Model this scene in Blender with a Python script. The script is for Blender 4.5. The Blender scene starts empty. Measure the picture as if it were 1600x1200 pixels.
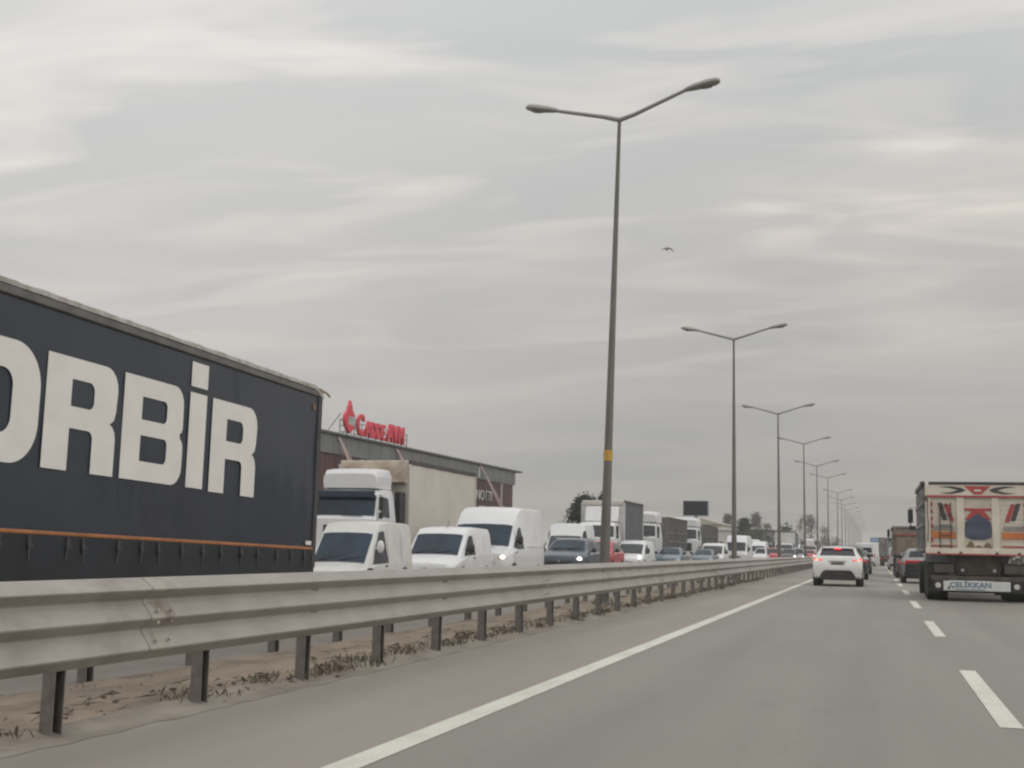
import bpy, bmesh, math, random
from mathutils import Vector, Matrix
R = math.radians
random.seed(7)
scene = bpy.context.scene
COL = scene.collection

# ------------------------------------------------------------------ camera
cam = bpy.data.cameras.new('camera'); cam_o = bpy.data.objects.new('camera', cam); COL.objects.link(cam_o)
cam.sensor_width = 36.0; cam.lens = 2000.0 * 36.0 / 1600.0
cam.clip_start = 0.05; cam.clip_end = 6000
yaw, pitch, roll = 0.2775, 0.1264, 0.021
fw = Vector((-math.sin(yaw)*math.cos(pitch), math.cos(yaw)*math.cos(pitch), math.sin(pitch)))
rt = Vector((math.cos(yaw), math.sin(yaw), 0)); up = rt.cross(fw)
r2 = math.cos(roll)*rt + math.sin(roll)*up; u2 = -math.sin(roll)*rt + math.cos(roll)*up
M = Matrix((r2, u2, -fw)).transposed().to_4x4(); M.translation = Vector((0, 0, 1.25))
cam_o.matrix_world = M
scene.camera = cam_o

# ------------------------------------------------------------------ world: overcast evening sky
SUN_EL, SUN_AZ = 28.0, 98.0        # azimuth from +Y, towards -X
world = bpy.data.worlds.new('World'); scene.world = world; world.use_nodes = True
nt = world.node_tree; N = nt.nodes; L = nt.links; N.clear()
def nd(t, **k):
    n = N.new(t)
    for a, b in k.items(): setattr(n, a, b)
    return n
out = nd('ShaderNodeOutputWorld'); mixs = nd('ShaderNodeMixShader')
bg1 = nd('ShaderNodeBackground'); bg2 = nd('ShaderNodeBackground')
sky = nd('ShaderNodeTexSky', sky_type='NISHITA', sun_disc=False)
sky.sun_elevation = R(SUN_EL); sky.sun_rotation = R(SUN_AZ)
L.new(sky.outputs[0], bg1.inputs[0]); bg1.inputs[1].default_value = 0.07
tc = nd('ShaderNodeTexCoord'); sep = nd('ShaderNodeSeparateXYZ'); L.new(tc.outputs['Generated'], sep.inputs[0])
def mth(op, a, b=None, c=None, clamp=False):
    n = nd('ShaderNodeMath', operation=op); n.use_clamp = clamp
    for i, v in enumerate((a, b, c)):
        if v is None: continue
        if isinstance(v, (int, float)): n.inputs[i].default_value = v
        else: L.new(v, n.inputs[i])
    return n.outputs[0]
zc = mth('MAXIMUM', sep.outputs[2], 0.0)
den = mth('ADD', zc, 0.10)
cx = mth('DIVIDE', sep.outputs[0], den); cy = mth('DIVIDE', sep.outputs[1], den)
comb = nd('ShaderNodeCombineXYZ'); L.new(cx, comb.inputs[0]); L.new(cy, comb.inputs[1])
mp = nd('ShaderNodeMapping'); L.new(comb.outputs[0], mp.inputs[0])
mp.inputs['Rotation'].default_value = (0, 0, R(-20)); mp.inputs['Scale'].default_value = (0.85, 1.35, 1)
def noise(vec, sc, det, rough, dist=0.0):
    n = nd('ShaderNodeTexNoise'); L.new(vec, n.inputs['Vector'])
    n.inputs['Scale'].default_value = sc; n.inputs['Detail'].default_value = det
    n.inputs['Roughness'].default_value = rough; n.inputs['Distortion'].default_value = dist
    return n.outputs['Fac']
def ramp(fac, stops, interp='LINEAR'):
    n = nd('ShaderNodeValToRGB'); L.new(fac, n.inputs[0]); n.color_ramp.interpolation = interp
    els = n.color_ramp.elements
    while len(els) < len(stops): els.new(0.5)
    for e, (p, c) in zip(els, stops):
        e.position = p; e.color = (c[0], c[1], c[2], 1)
    return n.outputs[0]
base = ramp(zc, [(0.0, (.348, .343, .333)), (0.04, (.382, .375, .362)), (0.12, (.468, .456, .448)), (0.215, (.528, .520, .514)),
                 (0.275, (.560, .562, .555)), (0.37, (.590, .603, .610)), (1.0, (1.12, 1.12, 1.12))])
# darker towards the right hand horizon, brighter to the left
az = mth('MULTIPLY_ADD', sep.outputs[0], -0.50, 0.865)
azc = mth('MINIMUM', mth('MAXIMUM', az, 0.93), 1.18)
hz = mth('SUBTRACT', 1.0, mth('MULTIPLY', zc, 1.6), clamp=True)
back = mth('MULTIPLY', mth('MULTIPLY_ADD', sep.outputs[1], -1.0, 0.45, clamp=True), 0.45)     # brighter cloud behind the camera
azf = mth('ADD', mth('ADD', 1.0, mth('MULTIPLY', mth('SUBTRACT', azc, 1.0), hz)), back)
n1 = noise(mp.outputs[0], 0.95, 3, 0.48, 0.7)
mp2 = nd('ShaderNodeMapping'); L.new(comb.outputs[0], mp2.inputs[0])
mp2.inputs['Rotation'].default_value = (0, 0, R(-12)); mp2.inputs['Scale'].default_value = (0.95, 2.3, 1); mp2.inputs['Location'].default_value = (3.1, 1.7, 0)
n2 = noise(mp2.outputs[0], 1.25, 3.2, 0.5, 0.9)
broad = ramp(n1, [(0.30, (.91, .925, .945)), (0.50, (1.0, 1.0, 1.0)), (0.70, (1.09, 1.065, 1.04))])
wisps = ramp(n2, [(0.0, (0, 0, 0)), (0.46, (0, 0, 0)), (0.56, (.10, .078, .060)), (0.70, (.24, .20, .165))])
wmask = mth('MULTIPLY', mth('SUBTRACT', zc, 0.10, clamp=True), 5.0, clamp=True)
def vm(op, a, b):
    n = nd('ShaderNodeVectorMath', operation=op); L.new(a, n.inputs[0])
    if hasattr(b, 'links'): L.new(b, n.inputs[1])
    else: n.inputs[1].default_value = b
    return n.outputs[0]
def vscale(a, f):
    n = nd('ShaderNodeVectorMath', operation='SCALE'); L.new(a, n.inputs[0]); L.new(f, n.inputs['Scale']); return n.outputs[0]
c1 = vscale(vm('MULTIPLY', base, broad), azf)
c2 = vm('MULTIPLY', vm('ADD', c1, vscale(wisps, wmask)), (1.015, 1.0, .978))
L.new(c2, bg2.inputs[0]); bg2.inputs[1].default_value = 1.06
mixs.inputs[0].default_value = 0.92
L.new(bg1.outputs[0], mixs.inputs[1]); L.new(bg2.outputs[0], mixs.inputs[2]); L.new(mixs.outputs[0], out.inputs[0])

sun = bpy.data.lights.new('sun', 'SUN'); sun.energy = 0.75; sun.angle = R(25); sun.color = (1.0, .96, .90)
sun_o = bpy.data.objects.new('sun', sun); COL.objects.link(sun_o)
sd = Vector((math.sin(R(SUN_AZ))*math.cos(R(SUN_EL)), math.cos(R(SUN_AZ))*math.cos(R(SUN_EL)), math.sin(R(SUN_EL))))
sun_o.rotation_euler = sd.to_track_quat('Z', 'Y').to_euler()
vs = scene.view_settings; vs.view_transform = 'Standard'; vs.look = 'None'; vs.exposure = 0.0; vs.gamma = 1.0
scene.render.engine = 'CYCLES'
scene.cycles.filter_width = 2.3
scene.cycles.max_bounces = 6; scene.cycles.volume_bounces = 1

# ------------------------------------------------------------------ materials
MATS = {}
def mat(name, col, rough=.6, metal=0.0, var=0.0, vscl=(1, 1, 1), nscale=3.0, col2=None, bump=0.0, bscale=40, coat=0.0,
        spec=.5, emit=None, estr=0.0, world_coords=False, lo=.35, hi=.65):
    if name in MATS: return MATS[name]
    m = bpy.data.materials.new(name); m.use_nodes = True; t = m.node_tree; b = t.nodes['Principled BSDF']
    b.inputs['Base Color'].default_value = (*col, 1); b.inputs['Roughness'].default_value = rough
    b.inputs['Metallic'].default_value = metal; b.inputs['Coat Weight'].default_value = coat
    b.inputs['Specular IOR Level'].default_value = spec
    if emit: b.inputs['Emission Color'].default_value = (*emit, 1); b.inputs['Emission Strength'].default_value = estr
    if var > 0 or col2 or bump > 0:
        if world_coords:
            g = t.nodes.new('ShaderNodeNewGeometry').outputs['Position']
        else: g = t.nodes.new('ShaderNodeTexCoord').outputs['Object']
        mpn = t.nodes.new('ShaderNodeMapping'); t.links.new(g, mpn.inputs[0]); mpn.inputs['Scale'].default_value = vscl
    if var > 0 or col2:
        nn = t.nodes.new('ShaderNodeTexNoise'); t.links.new(mpn.outputs[0], nn.inputs['Vector'])
        nn.inputs['Scale'].default_value = nscale; nn.inputs['Detail'].default_value = 6; nn.inputs['Roughness'].default_value = .6
        rp = t.nodes.new('ShaderNodeValToRGB'); t.links.new(nn.outputs['Fac'], rp.inputs[0])
        c2 = col2 or tuple(c*(1-var) for c in col); c1_ = col if col2 else tuple(min(1, c*(1+var)) for c in col)
        rp.color_ramp.elements[0].position = lo; rp.color_ramp.elements[0].color = (*c2, 1)
        rp.color_ramp.elements[1].position = hi; rp.color_ramp.elements[1].color = (*c1_, 1)
        t.links.new(rp.outputs[0], b.inputs['Base Color'])
    if bump > 0:
        n3 = t.nodes.new('ShaderNodeTexNoise'); t.links.new(mpn.outputs[0], n3.inputs['Vector'])
        n3.inputs['Scale'].default_value = bscale; n3.inputs['Detail'].default_value = 4
        bp = t.nodes.new('ShaderNodeBump'); bp.inputs['Strength'].default_value = bump; bp.inputs['Distance'].default_value = .02
        t.links.new(n3.outputs['Fac'], bp.inputs['Height']); t.links.new(bp.outputs[0], b.inputs['Normal'])
    MATS[name] = m; return m

M_WHITE = mat('white_paint', (.565, .575, .585), .4, var=.05, nscale=1.3, coat=.4, lo=.3, hi=.7)
M_WHITE2 = mat('dusty_white_paint', (.52, .52, .505), .5, col2=(.40, .395, .37), nscale=1.1, coat=.25, lo=.25, hi=.6)
M_CREAM = mat('cream_tarpaulin', (.50, .47, .43), .75, col2=(.42, .385, .34), nscale=.8, lo=.2, hi=.6, bump=.25, bscale=3)
M_GLASS = mat('tinted_window_glass', (.008, .014, .022), .12, spec=.3, var=.35, nscale=2.0)
M_GLASSB = mat('blue_windscreen_glass', (.010, .030, .056), .13, spec=.3, col2=(.004, .010, .022), nscale=1.1)  # lighter and darker blue noise stands in for windscreen reflections
M_GLASSG = mat('grey_windscreen_glass', (.032, .040, .042), .16, spec=.35, var=.4, nscale=1.5)
M_BLACK = mat('black_plastic', (.018, .018, .02), .55, var=.3)
M_RUB = mat('tyre_rubber', (.016, .016, .017), .85, var=.3, nscale=6)
M_RIM = mat('grey_rim_metal', (.28, .28, .29), .4, .6)
M_CHAS = mat('dark_chassis_metal', (.035, .032, .03), .7, var=.4, nscale=4)
M_SEAM = mat('dark_panel_gap', (.10, .10, .10), .7)
M_LAMP = mat('headlamp_lens', (.55, .56, .58), .08, spec=.8)
M_LIT = mat('lit_headlamp', (.9, .9, .9), .2, emit=(1.0, .95, .86), estr=7.0)
M_LITW = mat('lit_warm_headlamp', (.9, .8, .6), .2, emit=(1.0, .78, .52), estr=5.0)
M_TAIL = mat('red_tail_lens', (.42, .012, .02), .2)
M_TLIT = mat('lit_red_tail_lamp', (.6, .02, .02), .25, emit=(1.0, .05, .05), estr=.9)
M_TCORE = mat('lit_tail_lamp_core', (.9, .3, .1), .25, emit=(1.0, .30, .20), estr=2.0)
M_PLATE = mat('number_plate_white', (.42, .42, .38), .5)
M_INK = mat('black_ink', (.02, .02, .022), .6)

# ------------------------------------------------------------------ mesh helpers
def tag(o, label=None, cat=None, group=None, kind=None):
    if label: o['label'] = label
    if cat: o['category'] = cat
    if group: o['group'] = group
    if kind: o['kind'] = kind
    return o
def empty(name, loc=(0, 0, 0), rz=0.0, label=None, cat=None, group=None):
    o = bpy.data.objects.new(name, None); COL.objects.link(o); o.location = loc; o.rotation_euler = (0, 0, rz)
    o.empty_display_size = .2
    return tag(o, label, cat, group)
class MB:
    def __init__(s): s.v = []; s.f = []
    def add(s, vs_, fs): 
        b = len(s.v); s.v += [tuple(p) for p in vs_]; s.f += [tuple(i+b for i in f) for f in fs]; return s
    def box(s, x0, x1, y0, y1, z0, z1):
        return s.add([(x0,y0,z0),(x1,y0,z0),(x1,y1,z0),(x0,y1,z0),(x0,y0,z1),(x1,y0,z1),(x1,y1,z1),(x0,y1,z1)],
                     [(0,3,2,1),(4,5,6,7),(0,1,5,4),(1,2,6,5),(2,3,7,6),(3,0,4,7)])
    def tube(s, pts, rad, seg=8, cap=True):
        pts = [Vector(p) for p in pts]; rs = rad if isinstance(rad, (list, tuple)) else [rad]*len(pts)
        b = len(s.v); prev = None
        for i, p in enumerate(pts):
            d = (pts[min(i+1, len(pts)-1)] - pts[max(i-1, 0)]).normalized()
            a = Vector((0, 0, 1)) if abs(d.z) < .9 else Vector((1, 0, 0))
            u = d.cross(a).normalized(); w = d.cross(u)
            for k in range(seg):
                t = 2*math.pi*k/seg; s.v.append(tuple(p + (u*math.cos(t) + w*math.sin(t))*rs[i]))
        for i in range(len(pts)-1):
            for k in range(seg):
                k2 = (k+1) % seg; s.f.append((b+i*seg+k, b+i*seg+k2, b+(i+1)*seg+k2, b+(i+1)*seg+k))
        if cap:
            s.f.append(tuple(b+k for k in range(seg))[::-1]); s.f.append(tuple(b+(len(pts)-1)*seg+k for k in range(seg)))
        return s
    def ell(s, c, r, seg=12, rings=7):
        b = len(s.v)
        for i in range(rings+1):
            ph = math.pi*i/rings
            for k in range(seg):
                t = 2*math.pi*k/seg
                s.v.append((c[0]+r[0]*math.sin(ph)*math.cos(t), c[1]+r[1]*math.sin(ph)*math.sin(t), c[2]+r[2]*math.cos(ph)))
        for i in range(rings):
            for k in range(seg):
                k2 = (k+1) % seg; s.f.append((b+i*seg+k, b+(i+1)*seg+k, b+(i+1)*seg+k2, b+i*seg+k2))
        return s
    def prism(s, poly, axis, a, b_):        # poly in the two other axes, extruded from a to b_
        n = len(poly); vs_ = []
        for q in (a, b_):
            for (u, v) in poly:
                vs_.append({'x': (q, u, v), 'y': (u, q, v), 'z': (u, v, q)}[axis])
        fs = [tuple(range(n))[::-1], tuple(range(n, 2*n))] + [(i, (i+1) % n, n+(i+1) % n, n+i) for i in range(n)]
        return s.add(vs_, fs)
    def rail(s, prof, y0, y1, n=1):          # open strip profile [(x,z)] swept along y
        b = len(s.v); k = len(prof)
        for i in range(n+1):
            y = y0+(y1-y0)*i/n
            for (x, z) in prof: s.v.append((x, y, z))
        for i in range(n):
            for j in range(k-1): s.f.append((b+i*k+j, b+i*k+j+1, b+(i+1)*k+j+1, b+(i+1)*k+j))
        return s
    def build(s, name, m, parent=None, smooth=30, bevel=0.0, bseg=2, recalc=True):
        me = bpy.data.meshes.new(name); me.from_pydata(s.v, [], s.f)
        bm = bmesh.new(); bm.from_mesh(me)
        bmesh.ops.remove_doubles(bm, verts=bm.verts, dist=1e-5)
        if recalc: bmesh.ops.recalc_face_normals(bm, faces=bm.faces)
        if smooth:
            for f in bm.faces: f.smooth = True
            for e in bm.edges:
                if len(e.link_faces) == 2 and e.calc_face_angle(0) > R(smooth): e.smooth = False
        bm.to_mesh(me); bm.free()
        me.materials.append(m)
        o = bpy.data.objects.new(name, me); COL.objects.link(o)
        if parent: o.parent = parent
        if bevel:
            md = o.modifiers.new('bevel', 'BEVEL'); md.width = bevel; md.segments = bseg; md.limit_method = 'ANGLE'; md.angle_limit = R(32)
        return o
def copy_tree(o, parent=None):
    c = o.copy(); COL.objects.link(c); c.parent = parent
    for ch in list(o.children): copy_tree(ch, c)
    return c
TMP = bpy.data.scenes.new('tmp_text')
def curve_to_mesh(cu):
    to = bpy.data.objects.new('tmp', cu); TMP.collection.objects.link(to)
    with bpy.context.temp_override(scene=TMP, view_layer=TMP.view_layers[0]):
        dg = bpy.context.evaluated_depsgraph_get(); dg.update()
    me = bpy.data.meshes.new_from_object(to.evaluated_get(dg))
    bpy.data.objects.remove(to); bpy.data.curves.remove(cu)
    return me
def text_mesh(name, s, size, m, parent, loc, rot, depth=.01, bold=0.0, sx=1.0, align='CENTER', sp=1.0):
    cu = bpy.data.curves.new(name, 'FONT'); cu.body = s; cu.size = size; cu.extrude = depth; cu.offset = bold
    cu.align_x = align; cu.align_y = 'CENTER'; cu.resolution_u = 3; cu.space_character = sp
    me = curve_to_mesh(cu)
    me.name = name; me.materials.clear(); me.materials.append(m)
    o = bpy.data.objects.new(name, me); COL.objects.link(o); o.location = loc; o.rotation_euler = rot; o.scale = (sx, 1, 1)
    if parent: o.parent = parent
    return o
def shape_mesh(name, loops, m, parent, loc, rot, depth=.006):
    """flat lettering/emblem from 2D outlines (holes cut out), given a small thickness"""
    cu = bpy.data.curves.new(name, 'CURVE'); cu.dimensions = '2D'; cu.fill_mode = 'BOTH'; cu.extrude = depth
    for lp in loops:
        sp = cu.splines.new('POLY'); sp.points.add(len(lp)-1)
        for i, (x, y) in enumerate(lp): sp.points[i].co = (x, y, 0, 1)
        sp.use_cyclic_u = True
    me = curve_to_mesh(cu)
    me.name = name; me.materials.clear(); me.materials.append(m)
    o = bpy.data.objects.new(name, me); COL.objects.link(o); o.location = loc; o.rotation_euler = rot
    if parent: o.parent = parent
    return o
def rrect(x0, y0, x1, y1, rs, n=7):   # radii: bl, br, tr, tl
    pts = []
    for (cx_, cy_, r, a0) in ((x0+rs[0], y0+rs[0], rs[0], 180), (x1-rs[1], y0+rs[1], rs[1], 270), (x1-rs[2], y1-rs[2], rs[2], 0), (x0+rs[3], y1-rs[3], rs[3], 90)):
        if r < 1e-4: pts.append((cx_, cy_)); continue
        for i in range(n+1):
            a = R(a0+90*i/n); pts.append((cx_+r*math.cos(a), cy_+r*math.sin(a)))
    return pts

# ------------------------------------------------------------------ the ground, roads and markings
M_ASPH = mat('grey_lane_asphalt', (.200, .191, .168), .62, col2=(.170, .162, .142), vscl=(1.1, .05, 1), nscale=1.3, bump=.25, bscale=60, world_coords=True, lo=.3, hi=.7)
M_SHO = mat('pinkish_shoulder_asphalt', (.236, .212, .188), .68, col2=(.205, .186, .163), vscl=(1.0, .09, 1), nscale=1.1, bump=.3, bscale=60, world_coords=True, lo=.3, hi=.7)
M_ASPH2 = mat('far_carriageway_asphalt', (.25, .225, .20), .85, col2=(.21, .19, .17), vscl=(.9, .08, 1), nscale=1.2, bump=.2, bscale=50, world_coords=True)
M_MARK = mat('worn_white_road_paint', (.52, .52, .46), .7, col2=(.40, .395, .35), vscl=(1, .4, 1), nscale=2.5, world_coords=True, lo=.2, hi=.55)
M_DIRT = mat('sandy_median_dirt', (.255, .21, .158), .95, col2=(.13, .105, .082), nscale=3.0, vscl=(1, .35, 1), bump=1.0, bscale=14, world_coords=True, lo=.3, hi=.62)
M_GRND = mat('dusty_ground', (.19, .17, .13), .95, col2=(.10, .11, .06), nscale=.15, world_coords=True)
M_KERB = mat('dusty_concrete', (.235, .212, .18), .9, col2=(.15, .13, .108), nscale=3, vscl=(1, .4, 1), bump=.4, bscale=18, world_coords=True)
def road_detail(m, centres, fine=.07, track=.055, crack=True):
    t = m.node_tree; b = t.nodes['Principled BSDF']; N_ = t.nodes; L_ = t.links
    src = b.inputs['Base Color'].links[0].from_socket
    g = N_.new('ShaderNodeNewGeometry').outputs['Position']
    def mapr(v, a0, a1, b0, b1):
        n = N_.new('ShaderNodeMapRange'); L_.new(v, n.inputs['Value'])
        for k, q in zip(('From Min', 'From Max', 'To Min', 'To Max'), (a0, a1, b0, b1)): n.inputs[k].default_value = q
        return n.outputs[0]
    def nz(scale, det, vs=(1, 1, 1)):
        mp_ = N_.new('ShaderNodeMapping'); mp_.inputs['Scale'].default_value = vs; L_.new(g, mp_.inputs[0])
        n = N_.new('ShaderNodeTexNoise'); n.inputs['Scale'].default_value = scale; n.inputs['Detail'].default_value = det; L_.new(mp_.outputs[0], n.inputs['Vector']); return n.outputs['Fac']
    def mul(a, b2):
        n = N_.new('ShaderNodeMath'); n.operation = 'MULTIPLY'; L_.new(a, n.inputs[0]); L_.new(b2, n.inputs[1]); return n.outputs[0]
    f = mapr(nz(55, 3), .3, .7, 1-fine, 1+fine)
    f = mul(f, mapr(nz(.55, 4, (1, .35, 1)), .3, .7, .945, 1.05))
    sp = N_.new('ShaderNodeSeparateXYZ'); L_.new(g, sp.inputs[0])
    for c in centres:
        d = N_.new('ShaderNodeMath'); d.operation = 'SUBTRACT'; L_.new(sp.outputs[0], d.inputs[0]); d.inputs[1].default_value = c
        a = N_.new('ShaderNodeMath'); a.operation = 'ABSOLUTE'; L_.new(d.outputs[0], a.inputs[0])
        q = mapr(a.outputs[0], .12, .45, 1-track, 1.0); f = mul(f, q)
    if crack:
        mp_ = N_.new('ShaderNodeMapping'); mp_.inputs['Scale'].default_value = (.42, .16, 1); 
        dis = N_.new('ShaderNodeTexNoise'); dis.inputs['Scale'].default_value = 1.3; L_.new(g, dis.inputs['Vector'])
        ad = N_.new('ShaderNodeVectorMath'); ad.operation = 'ADD'; L_.new(g, ad.inputs[0]); L_.new(dis.outputs['Color'], ad.inputs[1]); L_.new(ad.outputs[0], mp_.inputs[0])
        v = N_.new('ShaderNodeTexVoronoi'); v.feature = 'DISTANCE_TO_EDGE'; v.inputs['Scale'].default_value = 1.0; L_.new(mp_.outputs[0], v.inputs['Vector'])
        f = mul(f, mapr(v.outputs['Distance'], .0, .006, .86, 1.0))
    vm_ = N_.new('ShaderNodeVectorMath'); vm_.operation = 'SCALE'; L_.new(src, vm_.inputs[0]); L_.new(f, vm_.inputs['Scale']); L_.new(vm_.outputs[0], b.inputs['Base Color'])
road_detail(M_ASPH, (-1.75, -.15, 2.05, 3.65))
road_detail(M_SHO, (), .08)
road_detail(M_ASPH2, (-8.6, -10.2))
road_detail(M_MARK, (), .10, crack=True)
def sheet(name, x0, x1, y0, y1, z, m, n=1):
    mb = MB(); 
    for i in range(n):
        a = y0+(y1-y0)*i/n; b = y0+(y1-y0)*(i+1)/n
        mb.add([(x0, a, z), (x1, a, z), (x1, b, z), (x0, b, z)], [(0, 1, 2, 3)])
    return tag(mb.build(name, m, smooth=0, recalc=False), kind='structure')
sheet('ground', -1800, 1800, -300, 2900, -.06, M_GRND)
sheet('road', -3.0, 8.6, -60, 1500, 0.0, M_ASPH, 6)
sheet('shoulder', -4.86, -3.0, -60, 1500, 0.0, M_SHO, 6)
sheet('opposite_road', -20.5, -6.42, -60, 1500, 0.0, M_ASPH2, 6)
sheet('parking_ground', -34.3, -20.5, 20, 160, -.03, M_ASPH2)
def dirt_strip():
    mb = MB(); rows = []
    rnd = random.Random(3)
    ys = [-6 + i*.22 for i in range(330)] + [70+i*6 for i in range(240)]
    xs = [-6.42, -6.36, -6.2, -6.0, -5.8, -5.6, -5.4, -5.2, -5.05, -4.95, -4.86]
    zz = [0.0, .05, .075, .08, .09, .10, .09, .065, .035, .02, .002]
    for y in ys:
        for x, z in zip(xs, zz):
            j = rnd.uniform(-.022, .022) if -6.3 < x < -4.9 else 0
            dx = rnd.uniform(-.03, .03) if -6.3 < x < -4.9 else (rnd.uniform(-.05, .07) if x == -4.86 else 0)
            rows.append((x+dx, y, z+j + (0.012*math.sin(y*1.7+x*3) if -6.3 < x < -4.9 else 0)))
    k = len(xs); fs = [(i*k+j, i*k+j+1, (i+1)*k+j+1, (i+1)*k+j) for i in range(len(ys)-1) for j in range(k-1)]
    mb.add(rows, fs)
    return mb.build('median_ground', M_DIRT, smooth=70, recalc=False)
tag(dirt_strip(), kind='structure')
def gravel_edge():   # pale dusty spill between the posts and the asphalt
    mb = MB(); rnd = random.Random(5); rows = []
    ys = [-6 + i*.25 for i in range(700)]
    for y in ys:
        w = .26 + .12*math.sin(y*.9) + rnd.uniform(-.06, .06)
        rows += [(-4.95-w*.35, y, .062), (-4.88, y, .022), (-4.77+rnd.uniform(-.04, .04), y, .003)]
    fs = [(i*3+j, i*3+j+1, (i+1)*3+j+1, (i+1)*3+j) for i in range(len(ys)-1) for j in range(2)]
    return mb.add(rows, fs).build('gravel_edge', M_KERB, smooth=70, recalc=False)
tag(gravel_edge(), kind='structure')
mb = MB(); mb.add([(-3.0, -60, .004), (-2.8, -60, .004), (-2.8, 1400, .004), (-3.0, 1400, .004)], [(0, 1, 2, 3)])
tag(mb.build('edge_line', M_MARK, smooth=0, recalc=False), kind='structure')
mb = MB()
for i in range(-2, 110):
    y = 10.3 + i*10.95
    mb.add([(.86, y, .004), (1.03, y, .004), (1.03, y+4.9, .004), (.86, y+4.9, .004)], [(0, 1, 2, 3)])
tag(mb.build('lane_dashes', M_MARK, smooth=0, recalc=False), kind='structure')
mb = MB(); mb.add([(4.75, -60, .004), (4.92, -60, .004), (4.92, 1400, .004), (4.75, 1400, .004)], [(0, 1, 2, 3)])
mb.add([(-7.7, -60, .004), (-7.5, -60, .004), (-7.5, 1400, .004), (-7.7, 1400, .004)], [(0, 1, 2, 3)])
tag(mb.build('outer_edge_lines', M_MARK, smooth=0, recalc=False), kind='structure')

# ------------------------------------------------------------------ guardrails
M_RAIL = mat('weathered_galvanised_steel', (.385, .365, .335), .48, .6, col2=(.30, .28, .253), vscl=(3, 1.1, 1.0), nscale=1.5, world_coords=True, lo=.28, hi=.62, bump=.12, bscale=5)
M_RAIL2 = mat('stained_galvanised_steel', (.375, .353, .32), .52, .55, col2=(.275, .252, .225), vscl=(3, 1.3, 1.2), nscale=1.8, world_coords=True, lo=.3, hi=.6, bump=.12, bscale=5)
M_POST = mat('grimy_steel_post', (.20, .185, .168), .75, .1, col2=(.125, .112, .10), nscale=5, bump=.2, bscale=20)
M_RUST = mat('stained_splice_plate', (.36, .335, .30), .55, .5, col2=(.19, .16, .13), nscale=4, lo=.3, hi=.5)
def guardrail(name, x, side, label, y_from, n_posts, spacing=1.8235, phase=7.08, zt=.986, zb=.425):
    root = empty(name, (x, 0, 0), label=label, cat='guardrail')
    s = side       # +1: the beam faces +x
    H = zt-zb
    def P(f, d): return (s*d, zt - f*H)
    prof = [P(.0, -.015), P(.012, .0), P(.03, .006), P(.115, .074), P(.14, .084), P(.155, .081), P(.255, .006), P(.275, .0), P(.30, .006), P(.465, .078), P(.49, .085),
            P(.51, .081), P(.61, .006), P(.63, .0), P(.655, .006), P(.835, .078), P(.86, .085), P(.88, .081), P(.975, .004), P(1.0, -.012)]
    front = prof; back = [(a - s*.004, b) for (a, b) in reversed(prof)]
    y = y_from; k = 0
    while y < y_from + n_posts*spacing:
        mb = MB(); mb.rail(front, y, y+6*spacing+.12); mb.rail(back, y, y+6*spacing+.12)
        o = mb.build('beam', M_RAIL if (k % 3) else M_RAIL2, root, smooth=25, recalc=False)
        o.location.x = .0015*(k % 2)
        if y < 90:      # the overlapping splice: a short proud length of beam with its bolts
            sb = MB(); sb.rail([(a+s*.004, b) for (a, b) in prof], y-.03, y+.30)
            for zf in (.07, .22, .40, .55, .76, .93):
                for dy in (.05, .22):
                    xx = min(prof, key=lambda q: abs(q[1]-(zt-zf*H)))[0]
                    sb.ell((xx+s*.003, y+dy, zt-zf*H), (.012, .016, .016), 6, 4)
            sb.build('splice_plate', M_RUST, root, smooth=25, recalc=False)
        y += 6*spacing; k += 1
    proto = None; rest = MB()
    i0 = math.ceil((y_from-phase)/spacing)
    for i in range(n_posts):
        py = phase + (i0+i)*spacing
        def addpost(mb, yy):
            cx0, cx1 = (-.125, -.035) if s > 0 else (.035, .125)
            mb.box(cx0, cx1, yy-.055, yy-.047, -.3, zt-.05); mb.box(cx0, cx1, yy+.047, yy+.055, -.3, zt-.05)
            mb.box(cx0, cx0+.008, yy-.047, yy+.047, -.3, zt-.05)
            mb.box(min(-.035*s, 0), max(-.035*s, 0), yy-.045, yy+.09, zb+.07, zt-.06)
        if i < 100:
            if proto is None:
                mb = MB(); addpost(mb, 0); proto = mb.build('post', M_POST, root); proto.location.y = py
            else:
                c = proto.copy(); COL.objects.link(c); c.parent = root; c.location.y = py
                c.rotation_euler = (R(random.uniform(-.8, .8)), R(random.uniform(-.8, .8)), 0)
        else: addpost(rest, py)
    if rest.v: tag(rest.build('far_posts', M_POST, root, smooth=0), kind='stuff')
    return root
guardrail('guardrail', -4.87, 1, 'long grey three-ridge steel guardrail beside the near road edge', -3.0, 170)
guardrail('guardrail', -6.72, -1, 'farther steel guardrail of the median, its post feet showing under the nearer rail', -3.0, 160, phase=6.3, zt=.84, zb=.33)

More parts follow.
